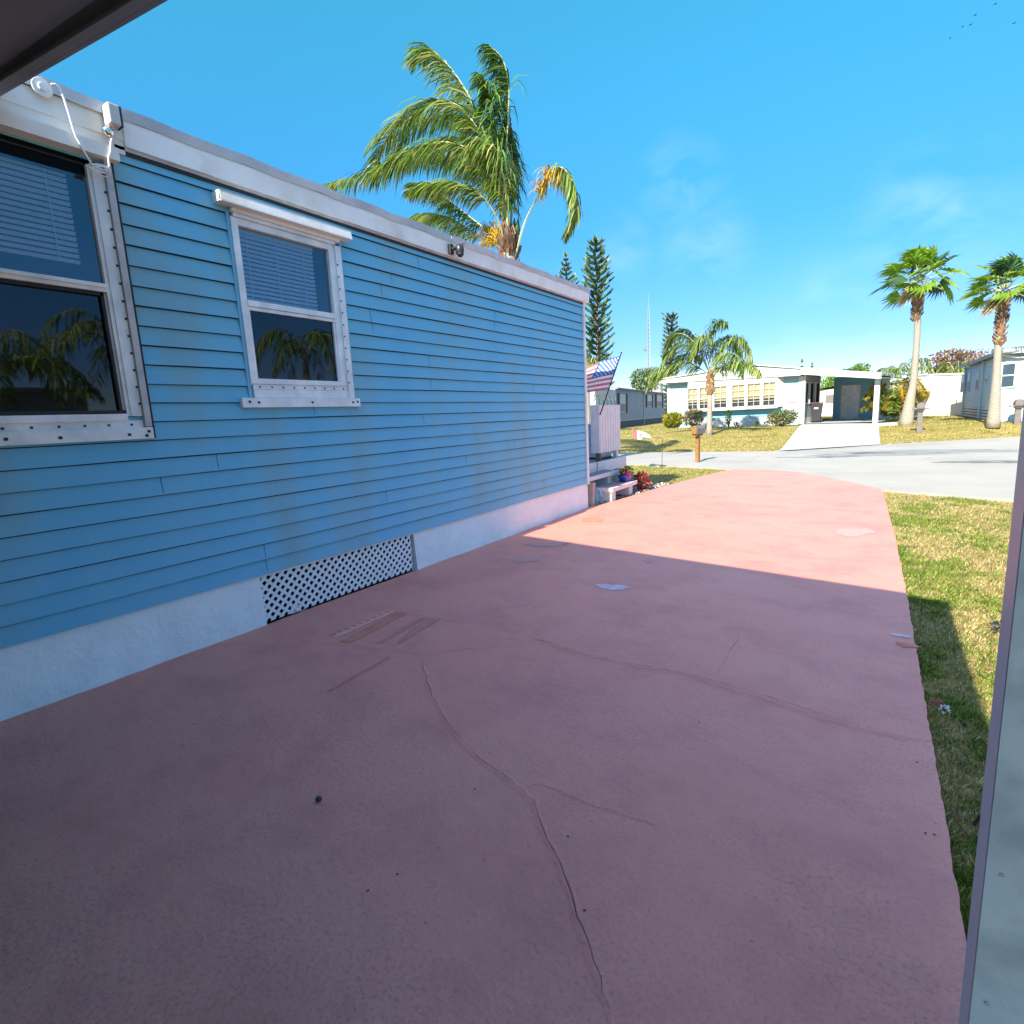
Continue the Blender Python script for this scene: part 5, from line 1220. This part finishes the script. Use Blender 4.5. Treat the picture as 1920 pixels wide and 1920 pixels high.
# ------------------------------------------------------------------ off-frame neighbours to the right (mirrored in the panes)
nb = thing('neighbour_home', 'long pale mobile home on the next lot to the right', 'house', (17, 3, 0))
b = MB(); facade(b, V((15.5, -9, 0)), V((0, 1, 0)), 17, .5, 3.1, .13, V((-1, 0, 0))); b.build('wall', M['greywall'], nb)
b = MB(); b.box(15.3, 22.5, -9.3, 8.3, 3.1, 3.25); b.build('roof', M['slate'], nb)
b = MB(); b.box(15.52, 15.6, -9, 8, -.1, .5); b.build('skirting', M['greyskirt'], nb)
for (x, y, h_, s) in ((13.0, 5.0, 3.3, 31), (12.5, 8.2, 4.0, 32), (13.5, 15.6, 4.4, 33)):
    tp_ = V((x, y, h_)); t = thing('feather_palm', 'feather palm on the next lot beside the pale mobile home', 'palm', V((x, y, -.05)), 'palms on the next lot')
    b = MB(); b.tube([V((x, y, -.1)), tp_], [.2, .14], 8); b.build('trunk', M['bark'], t); rnd = random.Random(s)
    for i in range(12):
        a = i*2.4; up = rnd.uniform(.4, 1.4); dd = V((math.cos(a), math.sin(a), 0)); L = 2.4
        frond(t, [tp_, tp_+dd*L*.3+V((0, 0, up)), tp_+dd*L*.7+V((0, 0, up*.8)), tp_+dd*L+V((0, 0, -.5))], .6, V((.1, 0, -.3)), PM, pk_green, .05, .2, 40, .03, s*50+i, .9, per=1)

# ------------------------------------------------------------------ grass
def grass(name, label, spots, seed, mats):
    rnd = random.Random(seed); b = MB()
    for (x, y, h_, w, m_) in spots(rnd):
        a = rnd.uniform(0, 6.28); l = rnd.uniform(.2, 1.1)*h_; z = zt(x, y)-.005 if y > 16 else -.055
        dx, dy = math.cos(a), math.sin(a); b.v += [(x-dy*w, y+dx*w, z), (x+dy*w, y-dx*w, z), (x+dx*l*.5-dy*w*.6, y+dy*l*.5+dx*w*.6, z+h_*.7), (x+dx*l, y+dy*l, z+h_)]
        k = len(b.v)-4; b.f += [(k, k+1, k+2), (k+1, k+3, k+2)]; b.m += [m_, m_]
    tag(b.build(name, mats), label, 'grass', kind='stuff')
from mathutils import noise as mn
def pn(x, y): return max(0, min(1, .5+.62*mn.fractal(Vector((x*.8, y*.8, 3.1)), .7, 2.1, 4)))
def dre(y):
    pts = [(10.97, .077), (10.5, .113), (8.6, .17), (6.9, .215), (4.9, .244), (2.7, .262), (1.3, .27), (-9, .28)]
    for (ya, xa), (yb, xb) in zip(pts[:-1], pts[1:]):
        if ya >= y >= yb: return xa+(xb-xa)*(ya-y)/(ya-yb)
    return .07
def near(rnd):
    for _ in range(170000):
        y = 1.0+9.7*rnd.random()**1.25; x = dre(y)+rnd.uniform(-.012, .02)+rnd.random()**1.2*(.5+y*.26)
        ymax = 10.97-.5*(x-.08)
        if y > ymax-.05: continue
        g = pn(x*1.6, y*1.6); g2 = pn(x*6+3, y*6); dens = .30+.70*g2
        if rnd.random() > dens: continue
        lush = rnd.random() < max(.06, min(.9, (g*.65+g2*.45-.50)*3.2+(.28 if y < 3.2 else 0)))
        m_ = (0 if rnd.random() < .5 else 2) if lush else (1 if rnd.random() < .8 else 2)
        yield x, y, rnd.uniform(.014, .036)*(1.25 if lush else .8), rnd.uniform(.0012, .0026)*(1+y*.08), m_
grass('lawn_grass', 'patchy green and straw grass beside the pink driveway', near, 1, [M['gr_a'], M['gr_b'], M['gr_c']])
def verge(rnd):
    for _ in range(26000):
        x = rnd.uniform(-7.2, -2.8); y = rnd.uniform(8.5, 15.2)
        lim = 14+(-2.87-x)*.45
        xe = -3.4+(y-11.14)*.19 if y > 11.14 else -3.5
        if y > lim-.05 or x > xe-.03: continue
        if y < 11.2 and x > -4.35-.0: continue
        if x < -4.2 and y < 10.6: continue
        g = pn(x, y); m_ = 0 if rnd.random() < .22 else (2 if rnd.random() < .5 else 1)
        yield x, y, rnd.uniform(.025, .05), rnd.uniform(.003, .006), m_
grass('verge_grass', 'yellow-green grass on the verge around the golden brown mailbox', verge, 2, [M['gr_a'], M['gr_b'], M['gr_c']])
def far(rnd):
    for _ in range(60000):
        x = rnd.uniform(-20, 8); y = far_edge(x)+.1+rnd.random()*22
        if -3.5 < x < .12 and y < 42: 
            if x > -2.7-(y-19.85)*.052: continue
        g = pn(x*.6, y*.6); m_ = 0 if rnd.random() < .12+.25*g else (2 if rnd.random() < .45 else 1)
        yield x, y, rnd.uniform(.03, .06), rnd.uniform(.007, .016), m_
grass('far_lawn_grass', 'dry yellowish grass on the lawns across the street', far, 3, [M['gr_a'], M['gr_b'], M['gr_c']])

# ------------------------------------------------------------------ light, sky, camera
sc = bpy.context.scene
EL_ = rad(36.05); AZ = rad(.6)
d = V((math.sin(AZ)*math.cos(EL_), math.cos(AZ)*math.cos(EL_), -math.sin(EL_)))
sun = bpy.data.lights.new('sun', 'SUN'); sun.energy = 3.2; sun.angle = rad(.5); sun.color = (1, .91, .74)
so = bpy.data.objects.new('sun', sun); sc.collection.objects.link(so); so.rotation_euler = d.to_track_quat('-Z', 'Y').to_euler(); so.location = (0, -10, 20)
w = bpy.data.worlds.new('World'); sc.world = w; w.use_nodes = True; nt = w.node_tree; N = nt.nodes; L = nt.links
bg = N['Background']; bg.inputs[1].default_value = .15
sky = N.new('ShaderNodeTexSky'); sky.sky_type = 'NISHITA'; sky.sun_disc = False; sky.sun_elevation = EL_; sky.sun_rotation = rad(180)
sky.air_density = 1.0; sky.dust_density = .3; sky.ozone_density = 2.0
mul = N.new('ShaderNodeMix'); mul.data_type = 'RGBA'; mul.blend_type = 'MULTIPLY'; mul.inputs[0].default_value = 1; sxa = N.new('ShaderNodeSeparateXYZ'); tca = N.new('ShaderNodeTexCoord'); L.new(tca.outputs['Generated'], sxa.inputs[0]); gr = N.new('ShaderNodeValToRGB'); L.new(sxa.outputs[2], gr.inputs[0]); L.new(gr.outputs[0], mul.inputs[7])
ge = gr.color_ramp.elements; ge[0].position = 0; ge[0].color = (.28, .30, .37, 1); ge[1].position = .85; ge[1].color = (1.5, 1.1, 1.15, 1)
for pz, cz in ((.10, (.15, .22, .37, 1)), (.28, (.10, .30, .43, 1)), (.58, (.13, .54, .51, 1))): q_ = ge.new(pz); q_.color = cz
L.new(sky.outputs[0], mul.inputs[6])
tc = N.new('ShaderNodeTexCoord'); mp = N.new('ShaderNodeMapping'); mp.inputs['Scale'].default_value = (3, 3, 6); mp.inputs['Location'].default_value = (1.3, .4, .2); L.new(tc.outputs['Generated'], mp.inputs[0])
nz = N.new('ShaderNodeTexNoise'); nz.inputs['Scale'].default_value = 3.2; nz.inputs['Detail'].default_value = 6; nz.inputs['Distortion'].default_value = .6; L.new(mp.outputs[0], nz.inputs[0])
cr = N.new('ShaderNodeValToRGB'); cr.color_ramp.elements[0].position = .40; cr.color_ramp.elements[1].position = .72; cr.color_ramp.elements[1].color = (.16, .16, .16, 1); L.new(nz.outputs[0], cr.inputs[0])
sx = N.new('ShaderNodeSeparateXYZ'); L.new(tc.outputs['Generated'], sx.inputs[0])
el = N.new('ShaderNodeMapRange'); el.inputs[1].default_value = .42; el.inputs[2].default_value = .15; L.new(sx.outputs[2], el.inputs[0])
acc = None
for (px, py, rd, am) in ((1275, 345, .085, 1), (1320, 465, .10, .8), (1745, 420, .13, 1), (1165, 468, .075, .8), (1560, 590, .12, .5)):
    dv = ray(px, py).normalized(); vm = N.new('ShaderNodeVectorMath'); vm.operation = 'DISTANCE'; L.new(tc.outputs['Generated'], vm.inputs[0]); vm.inputs[1].default_value = dv
    m1 = N.new('ShaderNodeMapRange'); m1.interpolation_type = 'SMOOTHSTEP'; m1.inputs[1].default_value = rd; m1.inputs[2].default_value = 0; m1.inputs[4].default_value = am; L.new(vm.outputs['Value'], m1.inputs[0])
    if acc is None: acc = m1.outputs[0]
    else:
        ad = N.new('ShaderNodeMath'); ad.operation = 'MAXIMUM'; L.new(acc, ad.inputs[0]); L.new(m1.outputs[0], ad.inputs[1]); acc = ad.outputs[0]
mm = N.new('ShaderNodeMath'); mm.operation = 'MULTIPLY'; L.new(cr.outputs[0], mm.inputs[0]); L.new(acc, mm.inputs[1])
cm = N.new('ShaderNodeMix'); cm.data_type = 'RGBA'; L.new(mm.outputs[0], cm.inputs[0]); L.new(mul.outputs[2], cm.inputs[6]); cm.inputs[7].default_value = (3.0, 3.1, 3.3, 1)
L.new(cm.outputs[2], bg.inputs[0])
cam = bpy.data.cameras.new('camera'); cam.sensor_width = 36; cam.lens = 36*F/1920; cam.clip_end = 3000; cam.clip_start = .02
co = bpy.data.objects.new('camera', cam); sc.collection.objects.link(co)
Rt = V((xr.x, fy.x, up_.x)); Dn = V((xr.y, fy.y, up_.y)); Fw = V((xr.z, fy.z, up_.z))
m = Matrix(((Rt.x, -Dn.x, -Fw.x, 0), (Rt.y, -Dn.y, -Fw.y, 0), (Rt.z, -Dn.z, -Fw.z, H), (0, 0, 0, 1))); co.matrix_world = m
sc.camera = co
sc.view_settings.view_transform = 'Standard'; sc.view_settings.look = 'None'; sc.view_settings.exposure = 1.93; sc.view_settings.gamma = 1
sc.cycles.max_bounces = 8; sc.cycles.transparent_max_bounces = 12
